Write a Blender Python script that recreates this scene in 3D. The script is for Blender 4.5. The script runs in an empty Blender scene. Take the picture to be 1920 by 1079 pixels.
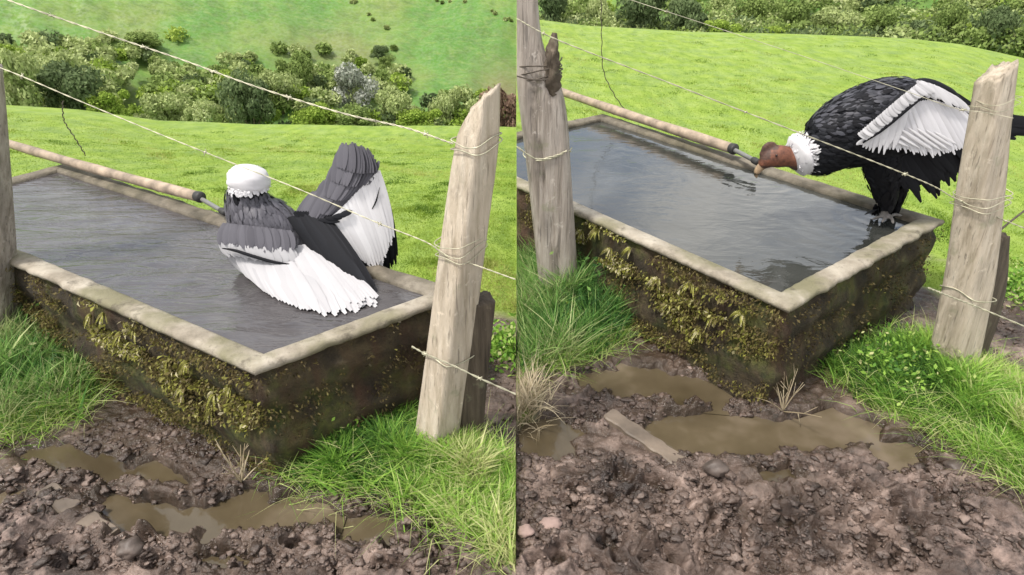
import bpy, bmesh, math, random
import numpy as np
from mathutils import Vector, Matrix

# ------------------------------------------------------------------ camera, sky, sun
H = 1.6; FPX = 1180.0; PITCH = math.radians(28.7); CX = 968.0; CY = 539.5; W_, H_ = 1920.0, 1079.0
scene = bpy.context.scene
col = scene.collection
cam_d = bpy.data.cameras.new('camera'); cam = bpy.data.objects.new('camera', cam_d); col.objects.link(cam)
cam.location = (0, 0, H); cam.rotation_euler = (math.pi/2 - PITCH, 0, 0)
cam_d.sensor_width = 36.0; cam_d.lens = 36.0 * FPX / W_; cam_d.shift_x = -(CX - W_/2) / W_
cam_d.clip_start = 0.05; cam_d.clip_end = 1000
scene.camera = cam

SUN_EL = math.radians(64); SX, SY = -0.83, -0.50
n_ = math.hypot(SX, SY); SX /= n_; SY /= n_
world = bpy.data.worlds.new('World'); scene.world = world; world.use_nodes = True
nt = world.node_tree; nt.nodes.clear()
sky = nt.nodes.new('ShaderNodeTexSky'); sky.sky_type = 'NISHITA'; sky.sun_disc = False
sky.sun_elevation = SUN_EL; sky.sun_rotation = math.atan2(SX, SY); sky.air_density = 1.0; sky.dust_density = 4.0; sky.ozone_density = 1.0
bg = nt.nodes.new('ShaderNodeBackground'); bg.inputs['Strength'].default_value = 0.13
tc = nt.nodes.new('ShaderNodeTexCoord'); cn = nt.nodes.new('ShaderNodeTexNoise'); cn.inputs['Scale'].default_value = 2.6; cn.inputs['Detail'].default_value = 6; cn.inputs['Roughness'].default_value = .55
cr_ = nt.nodes.new('ShaderNodeValToRGB'); cr_.color_ramp.elements[0].position = .36; cr_.color_ramp.elements[1].position = .56
cm = nt.nodes.new('ShaderNodeMix'); cm.data_type = 'RGBA'; cm.inputs[7].default_value = (7.0, 6.9, 6.7, 1)
nt.links.new(tc.outputs['Generated'], cn.inputs['Vector']); nt.links.new(cn.outputs[0], cr_.inputs[0]); nt.links.new(cr_.outputs[0], cm.inputs[0]); nt.links.new(sky.outputs[0], cm.inputs[6])
wo = nt.nodes.new('ShaderNodeOutputWorld')
nt.links.new(cm.outputs[2], bg.inputs['Color']); nt.links.new(bg.outputs[0], wo.inputs['Surface'])
sun_d = bpy.data.lights.new('sun', 'SUN'); sun_d.energy = 2.5; sun_d.angle = math.radians(8); sun_d.color = (1.0, 0.955, 0.88)
sun = bpy.data.objects.new('sun', sun_d); col.objects.link(sun)
sdir = Vector((SX*math.cos(SUN_EL), SY*math.cos(SUN_EL), math.sin(SUN_EL)))
sun.rotation_euler = sdir.to_track_quat('Z', 'Y').to_euler(); sun.location = (0, 0, 30)
scene.view_settings.view_transform = 'Standard'; scene.view_settings.look = 'None'
scene.view_settings.exposure = 0.78; scene.view_settings.gamma = 1.0

rng = np.random.default_rng(7); random.seed(7)

# ------------------------------------------------------------------ layout helpers: sight line -> metric point
cp, sp = math.cos(PITCH), math.sin(PITCH)
def ray(px, py):
    a = (px-CX)/FPX; b = -(py-CY)/FPX
    return np.array([a, cp + b*sp, -sp + b*cp])
def at(px, py, z=0.0):
    r = ray(px, py); t = (z-H)/r[2]; return np.array([r[0]*t, r[1]*t, z])
def atY(px, py, Y):
    r = ray(px, py); t = Y/r[1]; return np.array([r[0]*t, Y, H + r[2]*t])
def atR(px, py, R):
    r = ray(px, py); t = R/math.hypot(r[0], r[1]); return np.array([r[0]*t, r[1]*t, H + r[2]*t])

# ------------------------------------------------------------------ noise
_P = np.random.default_rng(3).permutation(256); _P = np.concatenate([_P, _P, _P])
_G = np.stack([np.cos(np.arange(16)*math.pi/8), np.sin(np.arange(16)*math.pi/8)], 1)
def perlin(x, y, seed=0):
    x = np.asarray(x, float) + seed*17.31; y = np.asarray(y, float) + seed*9.17
    xi = np.floor(x).astype(int); yi = np.floor(y).astype(int); xf = x-xi; yf = y-yi
    u = xf*xf*xf*(xf*(xf*6-15)+10); v = yf*yf*yf*(yf*(yf*6-15)+10)
    def g(ix, iy, dx, dy):
        h = _P[(_P[ix & 255] + iy) & 255] & 15
        return _G[h, 0]*dx + _G[h, 1]*dy
    a = g(xi, yi, xf, yf); b = g(xi+1, yi, xf-1, yf); c = g(xi, yi+1, xf, yf-1); d = g(xi+1, yi+1, xf-1, yf-1)
    return (a+(b-a)*u) + ((c+(d-c)*u) - (a+(b-a)*u))*v
def fbm(x, y, o=4, seed=0, gain=.5):
    s = 0; a = 1; f = 1
    for k in range(o):
        s = s + a*perlin(x*f, y*f, seed+k); a *= gain; f *= 2.03
    return s
def sstep(e0, e1, x):
    t = np.clip((x-e0)/(e1-e0), 0, 1); return t*t*(3-2*t)
def poly_sdf(X, Y, pts):          # negative inside
    pts = np.array(pts); d = np.full(X.shape, 1e9); inside = np.zeros(X.shape, bool)
    n = len(pts)
    for i in range(n):
        ax, ay = pts[i]; bx, by = pts[(i+1) % n]
        ex, ey = bx-ax, by-ay; L = ex*ex+ey*ey
        t = np.clip(((X-ax)*ex+(Y-ay)*ey)/L, 0, 1)
        d = np.minimum(d, np.hypot(X-ax-t*ex, Y-ay-t*ey))
        c = (ay > Y) != (by > Y)
        inside ^= c & (X < (bx-ax)*(Y-ay)/((by-ay) if by != ay else 1e-9)+ax)
    return np.where(inside, -d, d)
def gpoly(pix, z=0.0): return [tuple(at(x, y, z)[:2]) for x, y in pix]

# ------------------------------------------------------------------ mesh helpers
def link(o, parent=None):
    col.objects.link(o)
    if parent is not None: o.parent = parent
    return o
def tag(o, label=None, cat=None, group=None, kind=None):
    if label: o['label'] = label
    if cat: o['category'] = cat
    if group: o['group'] = group
    if kind: o['kind'] = kind
    return o
def empty(name, loc):
    o = bpy.data.objects.new(name, None); o.location = loc; col.objects.link(o); o.empty_display_size = .1
    return o
def mesh_np(name, V, F, mats, parent=None, smooth=True, midx=None, attrs=None, origin=None):
    """V (n,3), F list or (m,k) array"""
    V = np.asarray(V, float)
    if parent is not None: off = np.array(parent.location)
    elif origin is not None: off = np.array(origin, float)
    else: off = np.zeros(3)
    me = bpy.data.meshes.new(name)
    if isinstance(F, np.ndarray):
        m, k = F.shape
        me.vertices.add(len(V)); me.vertices.foreach_set('co', (V-off).astype(np.float32).ravel())
        me.loops.add(m*k); me.loops.foreach_set('vertex_index', F.astype(np.int32).ravel())
        me.polygons.add(m); me.polygons.foreach_set('loop_start', (np.arange(m)*k).astype(np.int32))
        me.polygons.foreach_set('loop_total', np.full(m, k, np.int32))
        me.update(calc_edges=True)
    else:
        me.from_pydata([tuple(v) for v in (V-off)], [], F)
    me.validate()
    for m_ in (mats if isinstance(mats, (list, tuple)) else [mats]): me.materials.append(m_)
    if smooth: me.polygons.foreach_set('use_smooth', np.ones(len(me.polygons), bool))
    if midx is not None: me.polygons.foreach_set('material_index', np.asarray(midx, np.int32))
    for k_, arr in (attrs or {}).items():
        arr = np.asarray(arr, np.float32)
        if arr.ndim == 1:
            a = me.attributes.new(k_, 'FLOAT', 'POINT'); a.data.foreach_set('value', arr)
        else:
            a = me.attributes.new(k_, 'FLOAT_COLOR', 'POINT')
            a.data.foreach_set('color', np.concatenate([arr, np.ones((len(arr), 1), np.float32)], 1).ravel())
    o = bpy.data.objects.new(name, me); link(o, parent)
    if parent is None and origin is not None: o.location = origin
    return o
class MB:
    def __init__(s): s.V = []; s.F = []; s.M = []; s.C = []; s.n = 0
    def add(s, V, F, m=0, c=0.5):
        V = np.asarray(V, float); s.V.append(V)
        s.F += [tuple(int(i)+s.n for i in f) for f in F]; s.M += [m]*len(F); s.n += len(V)
        s.C.append(np.full(len(V), c) if np.isscalar(c) else np.asarray(c))
    def build(s, name, mats, parent=None, smooth=True, origin=None):
        return mesh_np(name, np.concatenate(s.V), s.F, mats, parent, smooth, s.M, {'var': np.concatenate(s.C)}, origin)
def catmull(P, n):
    P = np.asarray(P, float)
    if len(P) == 2: return P[0] + (P[1]-P[0])*np.linspace(0, 1, n)[:, None]
    Q = np.vstack([2*P[0]-P[1], P, 2*P[-1]-P[-2]]); out = []
    ts = np.linspace(0, len(P)-1-1e-9, n)
    for t in ts:
        i = int(t); u = t-i; a, b, c, d = Q[i], Q[i+1], Q[i+2], Q[i+3]
        out.append(.5*((2*b)+(-a+c)*u+(2*a-5*b+4*c-d)*u*u+(-a+3*b-3*c+d)*u**3))
    return np.array(out)
def loft(mb, C, RA, RB, n=48, sides=16, up=(0, 0, 1), m=0, c=.5, cap=True, wob=0, lin=False, twist=0):
    """tube round centre line C; RA radius across (side), RB radius along 'up'"""
    C = np.asarray(C, float); k = len(C)
    P = catmull(np.column_stack([C, RA, RB]), n) if not lin else np.column_stack([C, RA, RB]); n = len(P)
    T = np.gradient(P[:, :3], axis=0); T /= np.linalg.norm(T, axis=1)[:, None]+1e-12
    V = []
    for i in range(n):
        side = np.cross(T[i], up); side /= np.linalg.norm(side)+1e-9; u2 = np.cross(side, T[i])
        for j in range(sides):
            a = 2*math.pi*j/sides + twist*i/n
            w = 1 + (wob*math.sin(3*a+i*.9)*.5 + wob*(random.random()-.5) if wob else 0)
            V.append(P[i, :3] + (side*math.cos(a)*max(P[i, 3], 1e-4) + u2*math.sin(a)*max(P[i, 4], 1e-4))*w)
    F = [(i*sides+j, i*sides+(j+1) % sides, (i+1)*sides+(j+1) % sides, (i+1)*sides+j) for i in range(n-1) for j in range(sides)]
    if cap: F += [tuple(range(sides))[::-1], tuple((n-1)*sides+j for j in range(sides))]
    mb.add(V, F, m, c); return P
def tube(mb, pts, r, n=None, sides=8, m=0, c=.5, up=(0.01, 0.02, 1), wob=0):
    pts = np.asarray(pts, float); r = np.full(len(pts), r) if np.isscalar(r) else np.asarray(r)
    loft(mb, pts, r, r, n or max(8, len(pts)*6), sides, up, m, c, True, wob)
def recalc(o):
    bm = bmesh.new(); bm.from_mesh(o.data); bmesh.ops.recalc_face_normals(bm, faces=bm.faces); bm.to_mesh(o.data); bm.free()
def clip_seam(o, keep_positive=True):
    """the place ends here: cut everything past the x = 0 plane and close the cut"""
    bm = bmesh.new(); bm.from_mesh(o.data)
    off = o.parent.location if o.parent else o.location
    g = bm.verts[:] + bm.edges[:] + bm.faces[:]
    r = bmesh.ops.bisect_plane(bm, geom=g, plane_co=(-off[0] + (.002 if keep_positive else -.002), 0, 0), plane_no=(1, 0, 0), clear_inner=keep_positive, clear_outer=not keep_positive)
    ed = [e for e in r['geom_cut'] if isinstance(e, bmesh.types.BMEdge)]
    if ed: bmesh.ops.holes_fill(bm, edges=ed, sides=0)
    bm.to_mesh(o.data); bm.free()

# ------------------------------------------------------------------ materials
def newmat(name):
    m = bpy.data.materials.new(name); m.use_nodes = True; t = m.node_tree; t.nodes.clear()
    out = t.nodes.new('ShaderNodeOutputMaterial'); b = t.nodes.new('ShaderNodeBsdfPrincipled')
    t.links.new(b.outputs[0], out.inputs['Surface']); return m, t, b, out
def N(t, typ, **kw):
    n = t.nodes.new('ShaderNode'+typ)
    for k, v in kw.items():
        if k.startswith('i_'): n.inputs[k[2:].replace('_', ' ')].default_value = v
        else: setattr(n, k, v)
    return n
def ramp(t, src, stops, interp='LINEAR'):
    r = t.nodes.new('ShaderNodeValToRGB'); r.color_ramp.interpolation = interp
    e = r.color_ramp.elements
    while len(e) > 1: e.remove(e[-1])
    e[0].position = stops[0][0]; e[0].color = (*stops[0][1], 1)
    for p, c in stops[1:]:
        x = e.new(p); x.color = (*c, 1)
    t.links.new(src, r.inputs[0]); return r.outputs[0]
def g3(v): return (v, v, v)
def mix(t, fac, a, b):
    m = t.nodes.new('ShaderNodeMix'); m.data_type = 'RGBA'
    for s, v in ((m.inputs[0], fac), (m.inputs[6], a), (m.inputs[7], b)):
        if isinstance(v, (float, int)): s.default_value = v
        elif isinstance(v, tuple): s.default_value = (*v, 1)
        else: t.links.new(v, s)
    return m.outputs[2]
def math_(t, op, a, b=None):
    m = t.nodes.new('ShaderNodeMath'); m.operation = op
    for s, v in ((m.inputs[0], a), (m.inputs[1], b)):
        if v is None: continue
        if isinstance(v, (float, int)): s.default_value = v
        else: t.links.new(v, s)
    return m.outputs[0]
def coords(t, scale=(1, 1, 1), kind='Object', loc=(0, 0, 0)):
    c = t.nodes.new('ShaderNodeTexCoord'); mp = t.nodes.new('ShaderNodeMapping'); mp.inputs['Scale'].default_value = scale; mp.inputs['Location'].default_value = loc
    t.links.new(c.outputs[kind], mp.inputs[0]); return mp.outputs[0]
def noise(t, vec, scale, detail=5, rough=.55, dist=0):
    n = t.nodes.new('ShaderNodeTexNoise'); n.inputs['Scale'].default_value = scale; n.inputs['Detail'].default_value = detail
    n.inputs['Roughness'].default_value = rough; n.inputs['Distortion'].default_value = dist
    if vec is not None: t.links.new(vec, n.inputs['Vector'])
    return n.outputs[0]
def bump(t, b, h, strength=.5, dist=.01):
    n = t.nodes.new('ShaderNodeBump'); n.inputs['Strength'].default_value = strength; n.inputs['Distance'].default_value = dist
    t.links.new(h, n.inputs['Height']); t.links.new(n.outputs[0], b.inputs['Normal']); return n
def attr(t, name):
    a = t.nodes.new('ShaderNodeAttribute'); a.attribute_name = name; return a

def mat_leafy(name, stops, trans=.35, rough=.6, spec=.25):
    """leaves or blades: colour runs over the per-leaf attribute 'var'"""
    m, t, b, out = newmat(name)
    c = ramp(t, attr(t, 'var').outputs['Fac'], stops)
    t.links.new(c, b.inputs['Base Color']); b.inputs['Roughness'].default_value = rough; b.inputs['Specular IOR Level'].default_value = spec
    if trans:
        tr = t.nodes.new('ShaderNodeBsdfTranslucent'); t.links.new(c, tr.inputs['Color'])
        ms = t.nodes.new('ShaderNodeMixShader'); ms.inputs[0].default_value = trans
        t.links.new(b.outputs[0], ms.inputs[1]); t.links.new(tr.outputs[0], ms.inputs[2]); t.links.new(ms.outputs[0], out.inputs['Surface'])
    return m

M = {}
# ground: mud <-> grass by the vertex attribute, far pasture tones by noise
m, t, b, out = newmat('ground'); M['ground'] = m
oc = coords(t)
mud = ramp(t, noise(t, oc, 5, 8, .65), [(.34, (.020, .013, .010)), (.5, (.075, .050, .038)), (.68, (.32, .235, .195))])
mud = mix(t, ramp(t, noise(t, oc, 1.3, 3), [(.45, g3(0)), (.65, g3(1))]), mud, ramp(t, noise(t, oc, 30, 4), [(.38, (.026, .016, .013)), (.64, (.32, .235, .20))]))
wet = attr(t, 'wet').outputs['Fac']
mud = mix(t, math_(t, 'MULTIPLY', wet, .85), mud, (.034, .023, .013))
gv = coords(t, (1, 1, 1))
gnear = ramp(t, noise(t, coords(t, (2.2, .8, 1)), 3.5, 6, .6), [(.28, (.12, .20, .02)), (.5, (.185, .275, .03)), (.75, (.26, .345, .06))])
gfar = ramp(t, noise(t, oc, .11, 5, .6), [(.3, (.060, .16, .022)), (.48, (.085, .195, .03)), (.58, (.13, .215, .04)), (.72, (.15, .19, .05))])
gfar = mix(t, ramp(t, noise(t, oc, .9, 6, .7), [(.45, g3(.0)), (.62, g3(.6))]), gfar, (.07, .12, .025))
gfar = mix(t, ramp(t, noise(t, coords(t, (.35, 1, .35)), 2.4, 5, .7), [(.5, g3(0)), (.68, g3(.5))]), gfar, (.20, .27, .07))
far = attr(t, 'far').outputs['Fac']
gr = mix(t, far, gnear, gfar)
gr = mix(t, math_(t, 'MULTIPLY', attr(t, 'bare').outputs['Fac'], .7), gr, (.17, .12, .07))
cc = mix(t, attr(t, 'grass').outputs['Fac'], mud, gr)
t.links.new(cc, b.inputs['Base Color'])
rr = t.nodes.new('ShaderNodeMapRange'); rr.inputs[3].default_value = .42; rr.inputs[4].default_value = .14
t.links.new(wet, rr.inputs[0]); 
r2 = mix(t, attr(t, 'grass').outputs['Fac'], rr.outputs[0], (.85, .85, .85)); rn = math_(t, 'MULTIPLY', r2, ramp(t, noise(t, oc, 3.2, 4), [(.4, g3(.55)), (.6, g3(1.15))])); t.links.new(rn, b.inputs['Roughness'])
b.inputs['Specular IOR Level'].default_value = .5
bump(t, b, noise(t, oc, 55, 6, .7), .8, .012)

m, t, b, out = newmat('puddle_water'); M['puddle'] = m
c = ramp(t, noise(t, coords(t), 2.5, 4), [(.35, (.050, .038, .021)), (.55, (.088, .069, .042)), (.72, (.17, .135, .098))])
t.links.new(c, b.inputs['Base Color']); b.inputs['Roughness'].default_value = .05; b.inputs['IOR'].default_value = 1.5
bump(t, b, noise(t, coords(t), 9, 3), .12, .01)

def mat_water(name, cols, sc, st, dist):
    m, t, b, out = newmat(name)
    v = coords(t, sc)
    c = ramp(t, noise(t, coords(t), 1.6, 4, .6), cols)
    t.links.new(c, b.inputs['Base Color']); b.inputs['Roughness'].default_value = .17 if 'rippled' in name else .06; b.inputs['IOR'].default_value = 1.6
    b.inputs['Specular IOR Level'].default_value = .6
    n1 = noise(t, v, 3.2, 4, .6, .6)
    bump(t, b, n1, st, dist); return m
M['water_rippled'] = mat_water('water_rippled', [(.3, (.040, .037, .038)), (.55, (.065, .060, .062)), (.8, (.10, .095, .095))], (1.1, 4.2, 1), .5, .03)
M['water_calm'] = mat_water('water_calm', [(.35, (.022, .024, .022)), (.6, (.048, .050, .046)), (.8, (.10, .10, .092))], (1.5, 2.5, 1), .12, .03)

def mat_concrete():
    m, t, b, out = newmat('old_concrete')
    oc = coords(t)
    c = ramp(t, noise(t, oc, 6, 7, .65), [(.3, (.13, .11, .08)), (.46, (.27, .235, .185)), (.58, (.36, .32, .26)), (.72, (.46, .42, .35))])
    c = mix(t, ramp(t, noise(t, oc, 2.3, 5, .6), [(.48, g3(0)), (.6, g3(.85))]), c, (.15, .14, .075))
    c = mix(t, ramp(t, noise(t, coords(t, (1, 1, 1), loc=(4, 2, 0)), 11, 6, .7), [(.55, g3(0)), (.66, g3(.7))]), c, (.07, .058, .04))
    c = mix(t, ramp(t, noise(t, oc, 60, 3, .6), [(.6, g3(0)), (.72, g3(.5))]), c, (.12, .10, .08))
    c = mix(t, math_(t, 'MULTIPLY', attr(t, 'back_dark').outputs['Fac'], .72), c, ramp(t, noise(t, oc, 12, 5), [(.35, (.035, .030, .020)), (.65, (.12, .10, .07))]))
    t.links.new(c, b.inputs['Base Color']); b.inputs['Roughness'].default_value = .8
    bump(t, b, noise(t, oc, 40, 7, .7), .7, .01); return m
M['concrete'] = mat_concrete()
m, t, b, out = newmat('mossy_wall'); M['mossy'] = m
oc = coords(t)
c = ramp(t, noise(t, oc, 7, 8, .7), [(.3, (.016, .012, .007)), (.48, (.050, .036, .018)), (.62, (.11, .082, .040)), (.76, (.24, .195, .12))])
c = mix(t, ramp(t, noise(t, oc, 3.6, 6, .65), [(.47, g3(0)), (.6, g3(.9))]), c, ramp(t, noise(t, oc, 24, 4), [(.35, (.028, .045, .008)), (.65, (.11, .12, .02))]))
c = mix(t, ramp(t, noise(t, coords(t, (3, 3, .6)), 2.2, 4), [(.5, g3(0)), (.64, g3(.6))]), c, (.085, .035, .018))
t.links.new(c, b.inputs['Base Color']); b.inputs['Roughness'].default_value = .8
bump(t, b, noise(t, oc, 28, 8, .75), 1.0, .03)

def mat_wood(name, dark, mid, light):
    m, t, b, out = newmat(name)
    v = coords(t, (1, 1, .07))
    c = ramp(t, noise(t, v, 42, 6, .6), [(.28, dark), (.5, mid), (.75, light)])
    c = mix(t, ramp(t, noise(t, coords(t, (1, 1, .35)), 9, 5, .6), [(.5, g3(0)), (.66, g3(.55))]), c, tuple(x*.55 for x in mid))
    c = mix(t, ramp(t, noise(t, coords(t), 14, 5, .6), [(.6, g3(0)), (.72, g3(.5))]), c, (.24, .25, .15))
    c = mix(t, ramp(t, noise(t, coords(t, (1, 1, .035)), 95, 3, .5, .3), [(.60, g3(0)), (.68, g3(.7))]), c, tuple(x*.35 for x in mid))
    c = mix(t, ramp(t, noise(t, coords(t), 26, 6, .7), [(.6, g3(0)), (.7, g3(.6))]), c, tuple(min(1, x*1.25) for x in light))
    t.links.new(c, b.inputs['Base Color']); b.inputs['Roughness'].default_value = .85
    bump(t, b, noise(t, v, 85, 6, .75), 1.0, .010); return m
M['wood'] = mat_wood('weathered_wood', (.18, .15, .12), (.38, .33, .285), (.52, .47, .42))
M['wood_tan'] = mat_wood('tan_wood', (.34, .28, .20), (.54, .46, .36), (.66, .585, .48))
M['wood_dark'] = mat_wood('dark_wood', (.035, .026, .018), (.085, .065, .045), (.15, .12, .085))
M['bark'] = mat_wood('bark', (.05, .035, .025), (.11, .085, .06), (.20, .16, .12))
def plain(name, c, rough=.6, metal=0, var=.25, sc=20, bs=.2):
    m, t, b, out = newmat(name)
    n = noise(t, coords(t), sc, 4)
    cc = ramp(t, n, [(.3, tuple(x*(1-var) for x in c)), (.7, tuple(min(1, x*(1+var)) for x in c))])
    t.links.new(cc, b.inputs['Base Color']); b.inputs['Roughness'].default_value = rough; b.inputs['Metallic'].default_value = metal
    if bs: bump(t, b, noise(t, coords(t), sc*3, 4), bs, .004)
    return m
M['wire'] = plain('galvanised_wire', (.44, .42, .31), .5, .35, .35, 30)
M['wire_dark'] = plain('rusty_wire', (.085, .07, .055), .7, .3, .4, 30)
M['pipe'] = plain('bamboo_pipe', (.30, .235, .175), .65, 0, .5, 12)
M['rubber'] = plain('black_rubber', (.025, .024, .024), .6, 0, .3, 20)
M['nozzle'] = plain('pale_nozzle', (.15, .15, .145), .4, 0, .2, 20)
M['skin_red'] = plain('bare_head_skin', (.135, .050, .028), .6, 0, .45, 60, .6)
M['skin_dark'] = plain('dark_comb_skin', (.07, .034, .024), .6, 0, .45, 60, .6)
M['beak'] = plain('ivory_beak', (.30, .21, .13), .4, 0, .35, 40)
M['eye'] = plain('dark_eye', (.02, .01, .01), .1, 0, .1, 10, 0)
M['foot'] = plain('grey_foot_skin', (.13, .12, .115), .7, 0, .3, 60)
M['stone'] = plain('pink_stone', (.27, .19, .165), .8, 0, .3, 12, .6)
M['clod'] = plain('dark_clod', (.085, .065, .055), .55, 0, .5, 14, .8)
def mat_feather(name, dark, light, rough=.55, sheen=.3):
    m, t, b, out = newmat(name)
    c = ramp(t, attr(t, 'var').outputs['Fac'], [(0, dark), (1, light)])
    t.links.new(c, b.inputs['Base Color']); b.inputs['Roughness'].default_value = rough
    b.inputs['Sheen Weight'].default_value = sheen; b.inputs['Specular IOR Level'].default_value = .2; b.inputs['Sheen Roughness'].default_value = .4
    return m
M['f_black'] = mat_feather('black_feathers', (.004, .004, .006), (.014, .015, .019), .75, .0)
M['f_sheen'] = mat_feather('sheen_feathers', (.022, .023, .029), (.065, .066, .080), .5, .1)
M['f_back'] = mat_feather('wet_grey_feathers', (.060, .058, .070), (.115, .112, .130), .5, .1)
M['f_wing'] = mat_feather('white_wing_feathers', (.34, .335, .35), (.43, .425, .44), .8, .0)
M['f_bright'] = mat_feather('bright_wing_feathers', (.62, .61, .63), (.78, .77, .79), .8, .0)  # raised panel faces away from the sun, so its white is painted brighter
M['f_white'] = mat_feather('white_feathers', (.50, .49, .51), (.60, .59, .61), .7, .1)
M['f_grey'] = mat_feather('pale_grey_feathers', (.56, .55, .58), (.66, .65, .68), .65, .1)
M['meadow_blade'] = mat_leafy('meadow_blades', [(0, (.085, .165, .018)), (.4, (.17, .265, .026)), (.75, (.25, .335, .050)), (1, (.38, .41, .12))], .35)
M['lush_blade'] = mat_leafy('lush_blades', [(0, (.045, .12, .025)), (.4, (.15, .32, .045)), (.8, (.31, .49, .08)), (1, (.52, .53, .25))], .35)
M['shaded_blade'] = mat_leafy('shaded_blades', [(0, (.025, .08, .024)), (.4, (.075, .20, .045)), (.75, (.19, .35, .075)), (1, (.42, .46, .22))], .3)  # darker greens carry the shade on the banks beside the trough
M['moss_leaf'] = mat_leafy('moss_leaves', [(0, (.035, .028, .012)), (.35, (.10, .075, .030)), (.55, (.17, .14, .05)), (.75, (.21, .21, .045)), (.88, (.31, .31, .055)), (1, (.50, .45, .28))], .25)
M['dry'] = mat_leafy('dry_straw', [(0, (.30, .24, .15)), (1, (.55, .47, .33))], .2)

# ------------------------------------------------------------------ layout of the two views (left place x < 0, right place x > 0)
RIM_Z = .47
cr = [at(1480, 575, RIM_Z), at(1768, 412, RIM_Z), at(1130, 213, RIM_Z)]
cornersR = [cr[0], cr[1], cr[2], np.array([-.49, 3.89, RIM_Z])]
cl = [at(478, 692, RIM_Z), at(868, 545, RIM_Z), at(120, 306, RIM_Z)]
dl = at(20, 332, RIM_Z)-cl[2]; ef = at(30, 492, RIM_Z)-cl[0]
A_ = np.array([[dl[0], -ef[0]], [dl[1], -ef[1]]]); s_ = np.linalg.solve(A_, (cl[0]-cl[2])[:2])
cornersL = [cl[0], cl[1], cl[2], cl[2]+dl*s_[0]]

PUD = [ # outlines of standing water on the mud
 gpoly([(1185,800),(1250,775),(1330,772),(1400,765),(1470,790),(1560,760),(1655,800),(1640,833),(1540,846),(1400,850),(1290,860)]),
 gpoly([(1625,838),(1700,812),(1748,845),(1710,880),(1645,876)]),
 gpoly([(972,775),(1060,790),(1085,812),(1075,850),(1010,858),(972,850)]),
 gpoly([(1072,697),(1180,682),(1270,697),(1360,722),(1430,752),(1340,762),(1240,745),(1110,733)]),
 gpoly([(1415,885),(1480,872),(1500,895),(1430,912)]),
 gpoly([(145,940),(225,925),(330,950),(450,925),(560,928),(612,955),(600,990),(480,1003),(380,1003),(215,1008)]),
 gpoly([(610,965),(690,945),(752,975),(742,1020),(672,1036),(638,1000)]),
 gpoly([(-30,890),(45,900),(60,930),(-20,955)]),
 gpoly([(30,845),(130,825),(240,862),(330,880),(360,905),(240,903),(120,885)]),
 gpoly([(370,1045),(440,1030),(480,1055),(400,1075)]),
]
G_RL = gpoly([(968,380),(1090,470),(1190,535),(1205,600),(1150,650),(1060,690),(968,705)])
G_RR = gpoly([(1555,700),(1640,648),(1740,655),(1800,690),(1880,712),(1990,760),(2100,1000),(1925,930),(1850,880),(1790,830),(1720,790),(1640,765)])
G_LL = gpoly([(-120,500),(30,590),(150,640),(190,720),(140,780),(40,815),(-120,850)])
G_LR = gpoly([(535,880),(620,780),(700,755),(780,815),(860,835),(966,880),(966,1075),(885,1005),(800,955),(700,912),(600,912)])
G_SL = gpoly([(968,715),(1010,740),(1000,790),(968,800)])
GR = [G_RL, G_RR, G_LL, G_LR, G_SL]

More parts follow.
